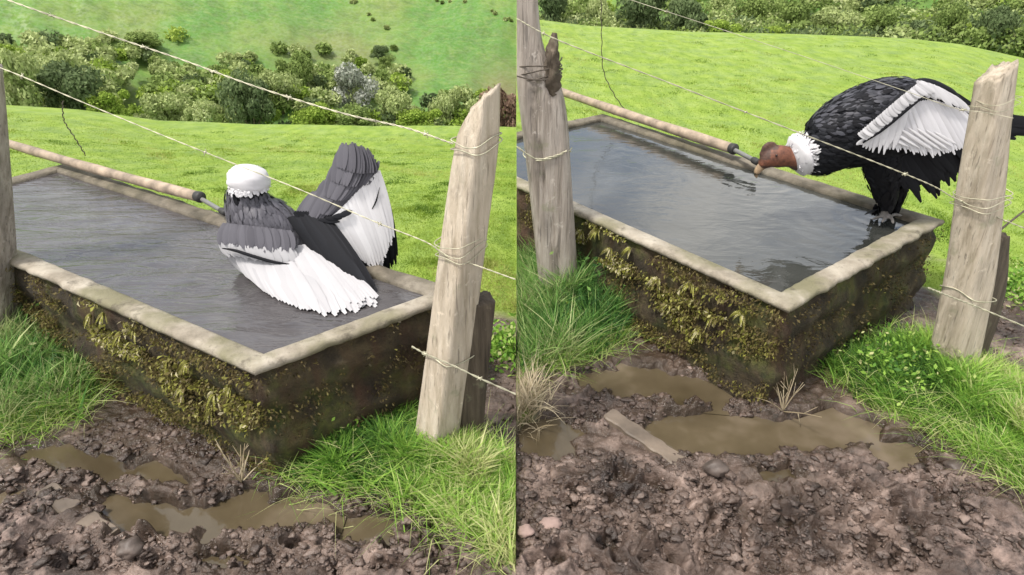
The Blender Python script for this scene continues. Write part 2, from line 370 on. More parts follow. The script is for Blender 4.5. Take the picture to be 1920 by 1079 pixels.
RC = 13.5
crest_R = [(968,36),(1010,38),(1100,50),(1300,62),(1500,66),(1700,74),(1800,85),(1920,112),(2150,170),(2800,420)]
crest_L = [(-900,330),(-400,230),(-100,205),(0,205),(150,215),(300,237),(480,245),(700,249),(968,251)]
RL_ = 10.0
def crest_tab(lst, R):
    P = [atR(x, y, R) for x, y in lst]
    return np.array([math.atan2(p[0], p[1]) for p in P]), np.array([p[2] for p in P])
azR, zR = crest_tab(crest_R, RC); azL, zL = crest_tab(crest_L, RL_)
def height(X, Y, right, detail=True):
    """returns z, grass, wet, far, bare"""
    R = np.hypot(X, Y); A = np.arctan2(X, Y)
    rc = RC if right else RL_
    zc = np.interp(A, azR, zR) if right else np.interp(A, azL, zL)
    near0 = 3.6 if right else 3.0
    mead = zc*sstep(near0, rc, R)*.5 + zc*.5*np.clip((R-near0)/(rc-near0), 0, 1) + .06*fbm(X*.35, Y*.35, 3, 5)*sstep(3, 6, R)*(1-sstep(rc-2.5, rc-.2, R))
    fall = zc - .08*(R-rc) - .5*np.maximum(R-rc-.6, 0)
    hill = -40 + .5*R + 1.3*fbm(X*.06, Y*.06, 4, 2 if right else 9) + .25*fbm(X*.4, Y*.4, 3, 4)
    hill = np.where(R > 110, 15+.25*(R-110)+1.3*fbm(X*.06, Y*.06, 4, 2), hill)
    z = np.where(R < rc, mead, np.maximum(fall, hill))
    far = sstep(rc+.3, rc+6, R)
    # grass mask
    n = fbm(X*2.2, Y*2.2, 4, 11)
    line = 3.0 + .35*n if right else 2.55 + .35*n
    g = sstep(-.12, .12, Y-line)
    mound = np.zeros_like(X)
    for k, p in enumerate(GR):
        if (k in (0, 1, 4)) != right: continue
        d = poly_sdf(X, Y, p) + .05*n
        gi = 1-sstep(-.05, .04, d); g = np.maximum(g, gi)
        mound = np.maximum(mound, (1-sstep(-.3, .06, d))*(.13 if k in (0, 2) else .075))
    wetm = np.zeros_like(X); pud = np.zeros_like(X)
    for p in PUD:
        if (p[0][0] > 0) != right: continue
        d = poly_sdf(X, Y, p) + .055*fbm(X*9, Y*9, 3, 21)
        pud = np.maximum(pud, 1-sstep(-.035, .02, d)); wetm = np.maximum(wetm, 1-sstep(-.02, .10, d))
    mudz = .016 + .022*fbm(X*1.7, Y*1.7, 2, 31) + .02*sstep(1.7, 1.3, Y)
    if detail:
        amp = .55 + .9*sstep(1.75, 1.35, Y)
        wx_ = .05*fbm(X*4, Y*4, 2, 47); c1q = fbm(X*2.5, Y*2.5, 2, 49); cl = np.abs(fbm((X+wx_)*7, (Y-wx_)*10, 3, 41)); c2 = fbm(X*19, Y*19, 3, 51); c3 = fbm(X*45, Y*45, 2, 61)
        mudz = mudz + amp*(.060*(np.sqrt(cl+.003)-.42)*(.45+.55*sstep(-.3, .3, fbm(X*1.1, Y*1.1, 2, 44))) + .011*c2*(1+c1q) + .0045*np.abs(c3))
        # hoof pits
        for hx, hy, hr in PITS:
            dd = np.hypot(X-hx, (Y-hy)*1.2); mudz = mudz - .045*np.exp(-(dd/hr)**2*1.2) + .02*np.exp(-((dd-hr*1.35)/(hr*.4))**2)
    mudz = np.maximum(mudz, -.010 + .006*fbm(X*20, Y*20, 2, 71))
    mudz = mudz*(1-pud) - .045*pud
    low = 1-sstep(-.01, .03, mudz)
    wall = 1-sstep(.02, .30, poly_sdf(X, Y, [tuple(c[:2]) for c in (cornersR if right else cornersL)])+.12*n)  # this part of the mask darkens and smooths mud close to the walls
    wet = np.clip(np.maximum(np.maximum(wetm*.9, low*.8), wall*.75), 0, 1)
    z = z + np.where(R < 8, (1-g)*(1-sstep(5, 8, R))*mudz + g*(.02 + mound + .012*fbm(X*7, Y*7, 3, 8)*(1-sstep(5, 8, R))), 0)
    bare = np.zeros_like(X)
    if not right:
        p = atR(945, 215, 58); bare = np.exp(-(((X-p[0])/3.0)**2+((Y-p[1])/5.0)**2))
        p = atR(620, 80, 66); bare = np.maximum(bare, +.55*np.exp(-(((X-p[0])/5)**2+((Y-p[1])/4)**2)))
    bare = bare*sstep(20, 30, R)
    # trampled earth behind the right-hand posts
    return z, g, wet*(1-g), far, bare
PITS = []
pr = np.random.default_rng(12)
for (x0, x1, y0, y1, n) in ((980, 1900, 880, 1079, 42), (20, 950, 1010, 1079, 18), (1650, 1800, 840, 1000, 8), (40, 300, 850, 1000, 7), (1050, 1300, 690, 800, 6)):
    for _ in range(n):
        p = at(pr.uniform(x0, x1), pr.uniform(y0, y1)); PITS.append((p[0], p[1], pr.uniform(.018, .05)))
def hz(x, y):
    X = np.array([x], float); Y = np.array([y], float)
    return float(height(X, Y, x > 0)[0][0])

def build_ground():
    rs = np.concatenate([np.geomspace(.25, .95, 60)[:-1], np.geomspace(.95, 4.2, 520)[:-1], np.geomspace(4.2, 16, 150)[:-1], np.geomspace(16, 400, 200)])
    Vs = []; Fs = []; att = {k: [] for k in ('grass', 'wet', 'far', 'bare')}; n0 = 0; nr = len(rs)
    edge = {}
    for right in (False, True):
        a = np.concatenate([np.radians(np.linspace(0, 44, 560)), np.radians(np.linspace(44.5, 90, 60))])
        a = a if right else -a[::-1]
        na = len(a); R, A = np.meshgrid(rs, a, indexing='ij'); X = R*np.sin(A); Y = R*np.cos(A)
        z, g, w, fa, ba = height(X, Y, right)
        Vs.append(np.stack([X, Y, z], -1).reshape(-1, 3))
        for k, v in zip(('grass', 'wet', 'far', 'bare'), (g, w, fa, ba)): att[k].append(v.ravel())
        i, j = np.meshgrid(np.arange(nr-1), np.arange(na-1), indexing='ij'); q = (i*na+j).ravel()+n0
        Fs.append(np.stack([q, q+na, q+na+1, q+1], 1))
        edge[right] = n0 + np.arange(nr)*na + (0 if right else na-1)
        n0 += nr*na
    e0, e1 = edge[False], edge[True]           # earth step where the two grounds meet
    Fs.append(np.stack([e0[:-1], e0[1:], e1[1:], e1[:-1]], 1))
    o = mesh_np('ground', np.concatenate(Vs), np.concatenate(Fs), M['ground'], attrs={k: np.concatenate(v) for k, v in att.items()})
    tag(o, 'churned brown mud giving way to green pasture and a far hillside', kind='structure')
build_ground()

def water_sheets():
    for i, p in enumerate(PUD):
        P = np.array(p); c = P.mean(0); d = P-c; Q = c + d*(1+.07/np.maximum(np.linalg.norm(d, axis=1), .05))[:, None]
        if c[0] > 0: Q[:, 0] = np.maximum(Q[:, 0], .002)
        else: Q[:, 0] = np.minimum(Q[:, 0], -.002)
        V = np.column_stack([Q, np.full(len(Q), -.0135+.0012*(i % 6))])
        o = mesh_np('puddle', V, [tuple(range(len(V)))], M['puddle'], smooth=False); recalc(o)
        tag(o, 'shallow brown puddle standing in the mud', group='puddles in the mud', kind='structure')
water_sheets()

# ------------------------------------------------------------------ grass blades
def blades(name, X, Y, Z, L, Wd, lean, mat, kind='stuff', seg=3, var=None, curl=.5):
    n = len(X); a = rng.uniform(0, 2*math.pi, n); la = rng.uniform(0, 2*math.pi, n)
    lx = np.cos(la)*lean; ly = np.sin(la)*lean
    P0 = np.stack([X, Y, Z], 1); wx = np.stack([np.cos(a), np.sin(a), np.zeros(n)], 1)*Wd[:, None]*.5
    rows = []
    for k in range(seg+1):
        u = k/seg; hgt = L*(u - curl*.35*u*u*lean); off = (u**1.6)*L
        c = P0 + np.stack([lx*off, ly*off, hgt], 1); ww = wx*(1-u**1.5)*1.0
        if k < seg: rows += [c-ww, c+ww]
        else: rows += [c]
    V = np.stack(rows, 1); nv = V.shape[1]; V = V.reshape(-1, 3); base = np.arange(n)*nv
    Q = [np.stack([base+2*k, base+2*k+1, base+2*k+3, base+2*k+2], 1) for k in range(seg-1)]
    T = np.stack([base+2*(seg-1), base+2*(seg-1)+1, base+2*seg], 1)
    T4 = np.concatenate([T, T[:, 2:3]], 1)
    me_F = [tuple(map(int, f)) for f in np.concatenate(Q).tolist()] + [tuple(f) for f in T.tolist()] if Q else [tuple(f) for f in T.tolist()]
    v = rng.uniform(0, 1, n) if var is None else var
    vv = np.repeat(v, nv)
    o = mesh_np(name, V, me_F, mat, attrs={'var': vv}); return o
def in_poly_pts(poly, n, pad=0.0, soft=.06):
    P = np.array(poly); lo, hi = P.min(0)-.05, P.max(0)+.05; out = np.zeros((0, 2))
    while len(out) < n:
        q = rng.uniform(lo, hi, (n*3, 2)); d = poly_sdf(q[:, 0], q[:, 1], poly)
        q = q[d < pad + rng.normal(0, soft, len(q))*.5]; out = np.vstack([out, q])
    return out[:n]
def poly_grass(name, poly, n, Lr, wr, lean, mat, label, right, vfun=None, lfun=None):
    q = in_poly_pts(poly, n); q = q[(q[:, 0] > .003) if right else (q[:, 0] < -.003)]
    z = height(q[:, 0], q[:, 1], right)[0]; n = len(q)
    cl = fbm(q[:, 0]*6, q[:, 1]*6, 3, 77)
    L = rng.uniform(*Lr, n)*(1+1.1*cl)
    if lfun is not None: L = L*lfun(q[:, 0], q[:, 1])
    v = np.clip(rng.normal(.5, .2, n)+.8*cl, 0, 1)
    if vfun is not None: v = np.clip(v+vfun(q[:, 0], q[:, 1]), 0, 1)
    o = blades(name, q[:, 0], q[:, 1], z-.01, L, rng.uniform(*wr, n)*np.exp(rng.normal(.05, .45, n)), rng.uniform(*lean, n), mat, var=v)
    # keep the blades on their own side
    co = np.empty(len(o.data.vertices)*3, np.float32); o.data.vertices.foreach_get('co', co); co = co.reshape(-1, 3)
    co[:, 0] = np.maximum(co[:, 0], .002) if right else np.minimum(co[:, 0], -.002)
    o.data.vertices.foreach_set('co', co.ravel())
    tag(o, label, 'grass', kind='stuff'); return o
def meadow(right):
    n = 330000
    r = np.exp(rng.uniform(math.log(2.6), math.log(13.2 if right else 9.8), n)); a = np.radians(rng.uniform(0, 47, n))*(1 if right else -1)
    X = r*np.sin(a); Y = r*np.cos(a); z, g, w, f, bb = height(X, Y, right, False)
    k = (g > .7) & ((X > .004) if right else (X < -.004))
    k &= poly_sdf(X, Y, [tuple(c[:2]) for c in (cornersR if right else cornersL)]) > .04
    X, Y, z, r = X[k], Y[k], z[k], r[k]; n = len(X)
    st = fbm((X*.9+Y*.6)*2.0, (Y*.45-X*.5)*1.0, 4, 91); st2 = fbm(X*6, Y*6, 3, 95)
    tf = np.clip(fbm(X*2.6, Y*2.6, 3, 101)-.22, 0, 1)*3.2; st = st-.25*tf*(rng.uniform(0, 1, n) < .6)
    L = (1+1.4*tf)*rng.uniform(.005, .018, n)*(1+.5*st)*(1-.035*r); Wd = rng.uniform(.0035, .007, n)*(r/3)**.75
    v = np.clip(rng.normal(.5, .08, n)+1.2*st+.3*st2, 0, 1)
    o = blades('meadow_grass', X, Y, z-.004, L, Wd, rng.uniform(.2, 1.1, n), M['meadow_blade'], seg=1, var=v)
    tag(o, 'short bright yellow-green pasture behind the trough %s' % ('where the condor drinks' if right else 'where the condor bathes'), 'grass', kind='stuff')
meadow(True); meadow(False)
g_r = lambda cx, cy, s: (lambda X, Y: .35*np.tanh(((X-cx)*.8-(Y-cy)*.3)/s))  # blades darken towards the wall, its shade put into their colour
poly_grass('long_grass', G_RL, 15000, (.07, .17), (.003, .006), (.3, 1.1), M['shaded_blade'], 'long grass in shade-darkened green round the foot of the grey cracked post', True, lambda X, Y: .15*np.tanh((.22-X)/.12))  # paler to the left, the lit side put into blade colour
poly_grass('long_grass', G_RR, 26000, (.035, .095), (.003, .006), (.3, 1.2), M['lush_blade'], 'lush green grass bank right of the mossy wall, below the drinking condor', True, g_r(1.75, 1.9, .15))
poly_grass('long_grass', G_LL, 12000, (.06, .15), (.003, .006), (.3, 1.1), M['shaded_blade'], 'long grass in shade-darkened green at the left edge beside the mossy wall', False, lambda X, Y: .15*np.tanh((-1.55-X)/.12))  # lit left part of the bank painted with paler blades
poly_grass('long_grass', G_LR, 22000, (.035, .095), (.003, .006), (.3, 1.2), M['lush_blade'], 'lush green grass bank below the thick tan post, beside the bathing condor', False, g_r(-.3, 1.6, .12))
poly_grass('pale_grass', G_SL, 500, (.06, .15), (.003, .006), (.6, 1.4), M['dry'], 'pale straggling straw by the puddle under the long grass', True)

def rim_straw(poly, n, right, label, pad=.05, L0=(.05, .16), mat='lush_blade'):
    P = np.array(poly); i = rng.integers(len(P), size=n); u = rng.uniform(0, 1, n)[:, None]; q = P[i]*(1-u)+P[(i+1) % len(P)]*u + rng.normal(0, pad, (n, 2))
    q = q[(q[:, 0] > .01) if right else (q[:, 0] < -.01)]; k = poly_sdf(q[:, 0], q[:, 1], [tuple(c[:2]) for c in (cornersR if right else cornersL)]) > .02; q = q[k]; n = len(q)
    z = height(q[:, 0], q[:, 1], right)[0]; o = blades('straggling_grass', q[:, 0], q[:, 1], z-.005, rng.uniform(*L0, n), rng.uniform(.002, .0045, n), rng.uniform(.8, 1.9, n), M[mat], var=np.clip(rng.normal(.8, .22, n), 0, 1), curl=.9)
    co = np.empty(len(o.data.vertices)*3, np.float32); o.data.vertices.foreach_get('co', co); co = co.reshape(-1, 3)
    co[:, 0] = np.maximum(co[:, 0], .002) if right else np.minimum(co[:, 0], -.002); co[:, 2] = np.maximum(co[:, 2], -.01); o.data.vertices.foreach_set('co', co.ravel())
    tag(o, label, 'grass', kind='stuff')
rim_straw(G_RL, 1500, True, 'pale straggling stems round the dark grass under the grey post')
rim_straw(G_RR, 2200, True, 'pale straggling stems along the edge of the right grass bank')
rim_straw(G_LL, 1500, False, 'pale straggling stems round the dark grass at the left edge')
rim_straw(G_LR, 2200, False, 'pale straggling stems along the grass bank beside the bathing condor')

# ------------------------------------------------------------------ troughs
def build_trough(corners, right, label, wlabel, wmat):
    C = np.array([c[:2] for c in corners]); cen = C.mean(0); t = empty('water_trough', (*cen, 0)); tag(t, label, 'trough', 'concrete water troughs')
    def inset(d):
        out = []
        for i in range(4):
            a, b_, c = C[i-1], C[i], C[(i+1) % 4]
            e1 = (b_-a)/np.linalg.norm(b_-a); e2 = (c-b_)/np.linalg.norm(c-b_)
            n1 = np.array([-e1[1], e1[0]]); n2 = np.array([-e2[1], e2[0]])
            s = np.linalg.solve(np.array([n1, n2]), [n1@b_+d, n2@b_+d]); out.append(s)
        return np.array(out)
    def ring(d, z, sub=90, rough=0, seed=0):
        P = inset(d); V = []
        for i in range(4):
            for k in range(sub):
                V.append(P[i]+(P[(i+1) % 4]-P[i])*k/sub)
        V = np.array(V); nz = perlin(V[:, 0]*9, V[:, 1]*9+z*13, seed)*rough; nz2 = perlin(V[:, 0]*23, V[:, 1]*23+z*17, seed+3)*rough*.5
        dd = V-cen; dd /= np.linalg.norm(dd, axis=1)[:, None]
        return np.column_stack([V+dd*(nz+nz2)[:, None], np.full(len(V), z)+nz*.35])
    def skin(name, rings, mat, close=False):
        V = np.concatenate(rings); n = len(rings[0]); F = []
        k_ = np.arange(n)/n*4; dm = np.clip(sstep(1.0-.12, 1.1, k_)*(1-sstep(3.0, 3.15, k_)), 0, 1); dm = np.tile(dm, len(rings))  # mask that darkens the rim along the back edge and left end
        for r in range(len(rings)-1):
            for k in range(n): F.append((r*n+k, r*n+(k+1) % n, (r+1)*n+(k+1) % n, (r+1)*n+k))
        if close:
            for k in range(n): F.append(((len(rings)-1)*n+k, (len(rings)-1)*n+(k+1) % n, (k+1) % n, k))
        o = mesh_np(name, V, F, mat, t, attrs={'back_dark': dm}); recalc(o)
        if right: clip_seam(o)
        return o
    ww = .088 if right else .078
    # rim slab with a rounded lip
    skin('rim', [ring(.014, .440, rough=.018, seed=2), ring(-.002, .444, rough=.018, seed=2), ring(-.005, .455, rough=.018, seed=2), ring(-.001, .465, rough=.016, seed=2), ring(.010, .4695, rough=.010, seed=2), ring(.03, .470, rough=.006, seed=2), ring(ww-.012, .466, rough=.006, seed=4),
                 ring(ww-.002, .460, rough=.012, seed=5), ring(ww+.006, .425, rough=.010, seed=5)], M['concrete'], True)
    # mossy outer walls and inner basin walls
    lv = np.linspace(.443, -.12, 18)
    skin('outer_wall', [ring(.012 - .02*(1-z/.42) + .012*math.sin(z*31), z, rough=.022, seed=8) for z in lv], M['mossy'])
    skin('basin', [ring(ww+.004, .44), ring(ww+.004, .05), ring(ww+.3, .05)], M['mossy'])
    P = inset(ww+.002); wz = .449 if not right else .441
    V = np.column_stack([P, np.full(4, wz)])
    # fine water sheet
    n1, n2 = 160, 110; U, Vv = np.meshgrid(np.linspace(0, 1, n1), np.linspace(0, 1, n2), indexing='ij')
    W2 = ((1-U)*(1-Vv))[..., None]*P[0] + (U*(1-Vv))[..., None]*P[1] + (U*Vv)[..., None]*P[2] + ((1-U)*Vv)[..., None]*P[3]
    X, Y = W2[..., 0], W2[..., 1]
    if right:
        b0 = at(1640, 410, wz); d = np.hypot(X-b0[0], Y-b0[1]); hh = .0007*np.sin(d*70)*np.exp(-d*2.2) + .0008*fbm(X*5, Y*7, 3, 5)
        p0 = at(1418, 335, wz); d = np.hypot(X-p0[0], Y-p0[1]); hh += .0007*np.sin(d*85)*np.exp(-d*3.5)
    else:
        b0 = at(560, 550, wz); d = np.hypot(X-b0[0], Y-b0[1]); hh = .0018*np.sin(d*46+2*fbm(X*2, Y*2, 2, 3))*np.exp(-d*1.1) + .0034*fbm(X*1.8, Y*5.5, 3, 5)
    V = np.stack([X, Y, wz+hh], -1).reshape(-1, 3); i, j = np.meshgrid(np.arange(n1-1), np.arange(n2-1), indexing='ij'); q = (i*n2+j).ravel()
    o = mesh_np('trough_water', V, np.stack([q, q+n2, q+n2+1, q+1], 1), wmat, origin=(0, 0, 0)); recalc(o)
    if right: clip_seam(o)
    tag(o, wlabel, kind='structure')
    return inset
build_trough(cornersR, True, 'mossy concrete water trough where the condor bends to the pipe', 'smooth grey water filling the trough', M['water_calm'])
build_trough(cornersL, False, 'mossy concrete water trough the condor is bathing in', 'rippled dark grey water stirred by the bathing condor', M['water_rippled'])

def wall_plants(corners, right, label, spots):
    """small leaves and creeping plants on the outer walls"""
    C = np.array([c[:2] for c in corners]); mb_V = []; F = []; var = []; n = 0
    def leaf(p, d, nrm, L, w, v):
        nonlocal n
        d = d/np.linalg.norm(d); s = np.cross(d, nrm); s /= np.linalg.norm(s)+1e-9
        q = [p, p+d*L*.4+s*w+nrm*L*.18, p+d*L-nrm*L*.1, p+d*L*.4-s*w+nrm*L*.18]
        mb_V.extend(q); F.append((n, n+1, n+2, n+3)); var.extend([v]*4); n += 4
    for (i0, i1, u0, u1, z0, z1, cnt, Lr, vm) in spots:
        a, b_ = C[i0], C[i1]; e = (b_-a); el = np.linalg.norm(e); e = e/el; nn = np.array([e[1], -e[0], 0.]);
        if nn[:2]@(C.mean(0)-a) > 0: nn = -nn
        for _ in range(cnt):
            u = rng.uniform(u0, u1); z = rng.uniform(z0, z1); tt = 1.3*perlin(u*9, z*9, 6)+.6*perlin(u*30, z*26, 7)
            if tt < rng.uniform(-.15, .35): continue
            p2 = a+(b_-a)*u; p = np.array([p2[0], p2[1], z])+nn*rng.uniform(-.012, .03)
            d = np.array([e[0]*rng.normal(0, .6), e[1]*rng.normal(0, .6), rng.uniform(-1.2, .3)])+nn*rng.uniform(.1, .8)
            L = rng.uniform(*Lr); v = np.clip(vm+rng.normal(0, .17)+.25*tt, 0, 1)
            leaf(p, d, nn+rng.normal(0, .3, 3), L, L*rng.uniform(.12, .28), v)
    V = np.array(mb_V)
    V[:, 0] = np.maximum(V[:, 0], .002) if right else np.minimum(V[:, 0], -.002)
    o = mesh_np('wall_moss', V, np.array(F), M['moss_leaf'], attrs={'var': np.array(var)}, smooth=False)
    tag(o, label, 'moss', kind='stuff')
wall_plants(cornersR, True, 'moss and small yellow-green ferns on the wall below the drinking condor',
  [(0, 3, .0, .62, .02, .45, 27000, (.006, .020), .38), (0, 3, .30, .46, .28, .45, 4200, (.010, .026), .80), (0, 3, .5, 1, .05, .42, 2600, (.008, .02), .3), (0, 3, .05, .26, .15, .40, 2600, (.010, .03), .62), (0, 1, 0, 1, .1, .45, 3500, (.007, .02), .2)])
wall_plants(cornersL, False, 'moss and small yellow-green ferns on the wall below the bathing condor',
  [(0, 3, .0, .6, .02, .45, 27000, (.006, .020), .38), (0, 3, .24, .36, .27, .45, 3400, (.010, .026), .80), (0, 3, .02, .2, .12, .38, 2600, (.010, .03), .622), (0, 1, 0, 1, .1, .45, 2500, (.007, .02), .2)])

# ------------------------------------------------------------------ posts
def make_post(axis, half, mat, label, group, cracks=(), top_cut=0.0, topn=.02, rot=0., knob=None, square=.75, sides=40, nz=110, seam=None, seed=0):
    """axis: list of points bottom->top; half: list of (half width, half depth)"""
    ax = catmull(np.array([list(a)+list(h) for a, h in zip(axis, half)]), nz); o0 = ax[0, :3].copy()
    V = []
    for i in range(nz):
        u = i/(nz-1)
        for j in range(sides):
            a = 2*math.pi*j/sides; c, s = math.cos(a), math.sin(a)
            k = (abs(c)**(2/(1-square+.25)*.5)+abs(s)**(2/(1-square+.25)*.5)); e = 11*square+2*(1-square)
            rr = (abs(c)**e+abs(s)**e)**(-1/e)
            x, y = c*rr*ax[i, 3], s*rr*ax[i, 4]
            f = 1+.03*perlin(a*2.2, u*3, seed)+.015*perlin(a*6, u*5, seed+2)+.012*perlin(a*11, u*26, seed+4)
            for (a0, u0, u1, wob) in cracks:
                if u0 < u < u1:
                    ac = a0+wob*math.sin(u*9)+.04*math.sin(u*31); dd = math.atan2(math.sin(a-ac), math.cos(a-ac))
                    f -= .22*math.exp(-(dd/.06)**2)*min(1, (u-u0)*14, (u1-u)*14)
            x *= f; y *= f
            xr = x*math.cos(rot)-y*math.sin(rot); yr = x*math.sin(rot)+y*math.cos(rot)
            z = ax[i, 2]
            if u > .85: z += top_cut*xr/ax[i, 3]*(u-.85)/.15 + (topn*perlin(xr*45, yr*45, seed+6)+topn*.6*perlin(xr*110, yr*110, seed))*(u-.85)/.15
            V.append((ax[i, 0]+xr, ax[i, 1]+yr, z))
    F = [(i*sides+j, i*sides+(j+1) % sides, (i+1)*sides+(j+1) % sides, (i+1)*sides+j) for i in range(nz-1) for j in range(sides)]
    V.append(tuple(np.mean(V[-sides:], 0)+np.array([0, 0, .004]))); F += [((nz-1)*sides+j, (nz-1)*sides+(j+1) % sides, nz*sides) for j in range(sides)]
    F.append(tuple(range(sides))[::-1])
    o = mesh_np('fence_post', V, F, mat, origin=tuple(o0))
    if seam is not None: clip_seam(o, seam)
    tag(o, label, 'fence post', group); return o
GP = 'weathered wooden fence posts'
def base_pt(px, py, z=.03): return at(px, py, z)
YR = base_pt(1785, 690)[1]; YL = base_pt(815, 832)[1]
p0 = base_pt(1783, 690); 
mkR = lambda pts, Y: [atY(x, y, Y+dy) for x, y, dy in pts]
postR = make_post([p0-np.array([0, 0, .15])]+mkR([(1783,690,0), (1818,520,.01), (1842,330,.02), (1868,135,.03)], YR), [(.073, .070), (.073, .070), (.068, .064), (.059, .056), (.042, .040)],
   M['wood_tan'], 'thick square pale tan post right of the drinking condor', GP, cracks=((-2.5, .16, .36, .05),), top_cut=.03, topn=.02, rot=.4, seed=1)
p0 = base_pt(818, 832)
postL = make_post([p0-np.array([0, 0, .15])]+mkR([(818,832,0), (845,640,.01), (872,430,.02), (893,280,.03), (908,185,.03)], YL), [(.062, .060), (.062, .060), (.058, .056), (.053, .051), (.048, .046), (.036, .034)],
   M['wood_tan'], 'thick square pale tan post right of the bathing condor', GP, cracks=((-2.3, .1, .3, .05),), top_cut=.03, topn=.02, rot=.85, seed=2)
p0 = base_pt(1048, 548, .08); YRL = p0[1]
postRL = make_post([p0-np.array([0, 0, .2])]+mkR([(1048,548,0), (1030,330,.0), (1014,180,.0), (990,80,0), (978,-60,0)], YRL), [(.096, .09), (.096, .09), (.098, .09), (.096, .09), (.060, .06), (.055, .055)],
   M['wood'], 'round grey cracked post standing in long grass by the trough', GP, cracks=((-1.75, .2, .75, .22), (-1.1, .45, .7, .05)), topn=.01, square=.15, seam=True, seed=3)
# broken bark knob on that post
mb = MB(); q = [atY(1040, 62, YRL-.05), atY(1036, 95, YRL-.06), atY(1034, 130, YRL-.06), atY(1036, 165, YRL-.05), atY(1042, 185, YRL-.04)]
loft(mb, q, [.010, .024, .032, .034, .018], [.012, .032, .038, .034, .018], 26, 14, up=(0, 1, 0), wob=.35)
kn = mb.build('broken_knot', M['bark'], postRL); kn.matrix_parent_inverse = Matrix.Identity(4)
p0 = base_pt(-8, 645, .06); YLL = p0[1]
postLL = make_post([p0-np.array([0, 0, .2])]+mkR([(-8,645,0), (-22,450,0), (-34,290,0), (-48,130,0)], YLL), [(.085, .08), (.085, .08), (.08, .075), (.075, .07), (.07, .07)],
   M['wood'], 'round grey post at the left edge in front of the trough', GP, square=.2, seed=5)
p0 = base_pt(1822, 700, 0.02); stR = make_post([p0+np.array([.02, .1, -.15]), p0+np.array([.035, .1, 0]), atY(1846, 560, p0[1]+.1), atY(1856, 440, p0[1]+.1)], [(.055, .05)]*4,
   M['wood_dark'], 'dark short stub post tucked behind the tan post by the drinking condor', 'dark stub posts', rot=.4, topn=.015, seed=6)
p0 = base_pt(872, 838, 0.02); stL = make_post([p0+np.array([.01, .06, -.15]), p0+np.array([.01, .06, 0]), atY(886, 700, p0[1]+.06), atY(898, 560, p0[1]+.06)], [(.045, .042)]*4,
   M['wood_dark'], 'dark short stub post tucked behind the tan post by the bathing condor', 'dark stub posts', rot=.4, topn=.015, seed=7)

# ------------------------------------------------------------------ wires
def wire(pts, Y0, Y1, r, mat, label, barbs=0, twist=False, seam=None, name='fence_wire', extra=()):
    xs = [p[0] for p in pts]; x0, x1 = xs[0], xs[-1]
    P = catmull([atY(x, y, Y0+(Y1-Y0)*(x-x0)/((x1-x0) or 1)) for x, y in pts], 60)
    mb = MB()
    if twist:
        for ph in (0, math.pi):
            Q = catmull(P, 420); a = np.linspace(0, np.linalg.norm(P[-1]-P[0])*90, 420)+ph
            tube(mb, Q+np.stack([0*a, np.cos(a), np.sin(a)], 1)*r*.8, r*.75, 420, 5)
    else: tube(mb, P, r, 60, 6)
    L = np.linalg.norm(P[-1]-P[0])
    for k in range(barbs):
        c = P[int((k+.5)/barbs*59)]
        for s in range(3):
            d = rng.normal(0, 1, 3); d /= np.linalg.norm(d); tube(mb, [c-d*.011, c+d*.011], [.001, .0012], 3, 4)
        tube(mb, [c-np.array([.005, 0, 0]), c+np.array([.005, 0, 0])], .0034, 3, 6)
    for e in extra:        # (centre, radius x, radius y, turns): wraps round a post
        c, rx, ry, turns, tilt = e[:5]; th = np.linspace(0, 2*math.pi*turns, 60*turns); sq = e[5] if len(e) > 5 else None
        k_ = 1+.03*np.sin(th*1.3)
        if sq is not None: k_ = k_*(np.abs(np.cos(th))**7+np.abs(np.sin(th))**7)**(-1/7)
        qx, qy = rx*k_*np.cos(th), ry*k_*np.sin(th); ro = sq or 0; qx, qy = qx*math.cos(ro)-qy*math.sin(ro), qx*math.sin(ro)+qy*math.cos(ro)
        q = np.stack([c[0]+qx, c[1]+qy, c[2]+tilt*np.cos(th)+.0035*th+.006*np.sin(th*2.3+1)], 1); tube(mb, q, r, len(q), 5)
    o = mb.build(name, mat, origin=tuple(P[0]))
    if seam is not None: clip_seam(o, seam)
    tag(o, label, 'wire', 'wires of the fence'); return o
def wrap(px, py, Y, rx, ry, turns=2, tilt=0, sq=None): return (atY(px, py, Y), rx, ry, turns, tilt, sq)
F_R = YR-.1; F_L = YL-.09
wire([(968,35),(1045,75),(1240,150),(1500,250),(1650,308),(1745,347),(1790,372),(1840,392),(1880,412),(1990,455)], YRL-.1, F_R, .0018, M['wire'], 'pale wire crossing in front of the drinking condor', 5, True, True, extra=[wrap(1834,388,YR+.017,.073,.070,3,.008,.4)])
wire([(1130,-18),(1200,6),(1290,35),(1500,104),(1700,172),(1790,203),(1850,212),(1900,222)], YRL-.15, F_R, .0011, M['wire'], 'thin upper wire running to the top of the tan post by the drinking condor', 2, False, True, extra=[wrap(1860,205,YR+.026,.058,.055,2,.006,.4)])
wire([(1740,540),(1780,556),(1830,575),(1920,612),(2060,668)], F_R, F_R-.1, .0024, M['wire'], 'lowest wire wrapped round the tan post below the drinking condor', 3, True, None, extra=[wrap(1812,556,YR+.008,.079,.075,1,-.03,.4)])
wire([(968,143),(1000,150),(1030,148),(1050,138)], YRL-.11, YRL-.08, .003, M['wire_dark'], 'rusty wire round the grey cracked post below its broken knot', 0, False, True, extra=[wrap(1009,146,YRL,.098,.092,3,.012)])
wire([(968,275),(1005,298),(1040,293),(1063,283)], YRL-.11, YRL-.09, .003, M['wire'], 'pale wire round the middle of the grey cracked post', 0, True, True, extra=[wrap(1025,292,YRL,.106,.098,1,.012)])
wire([(1855,455),(1880,428),(1920,396),(1990,340)], YR+.05, YR+.3, .0045, M['wire_dark'], 'dark bent stick of wire leaning out right of the tan post', 0, False, None, name='bent_wire')
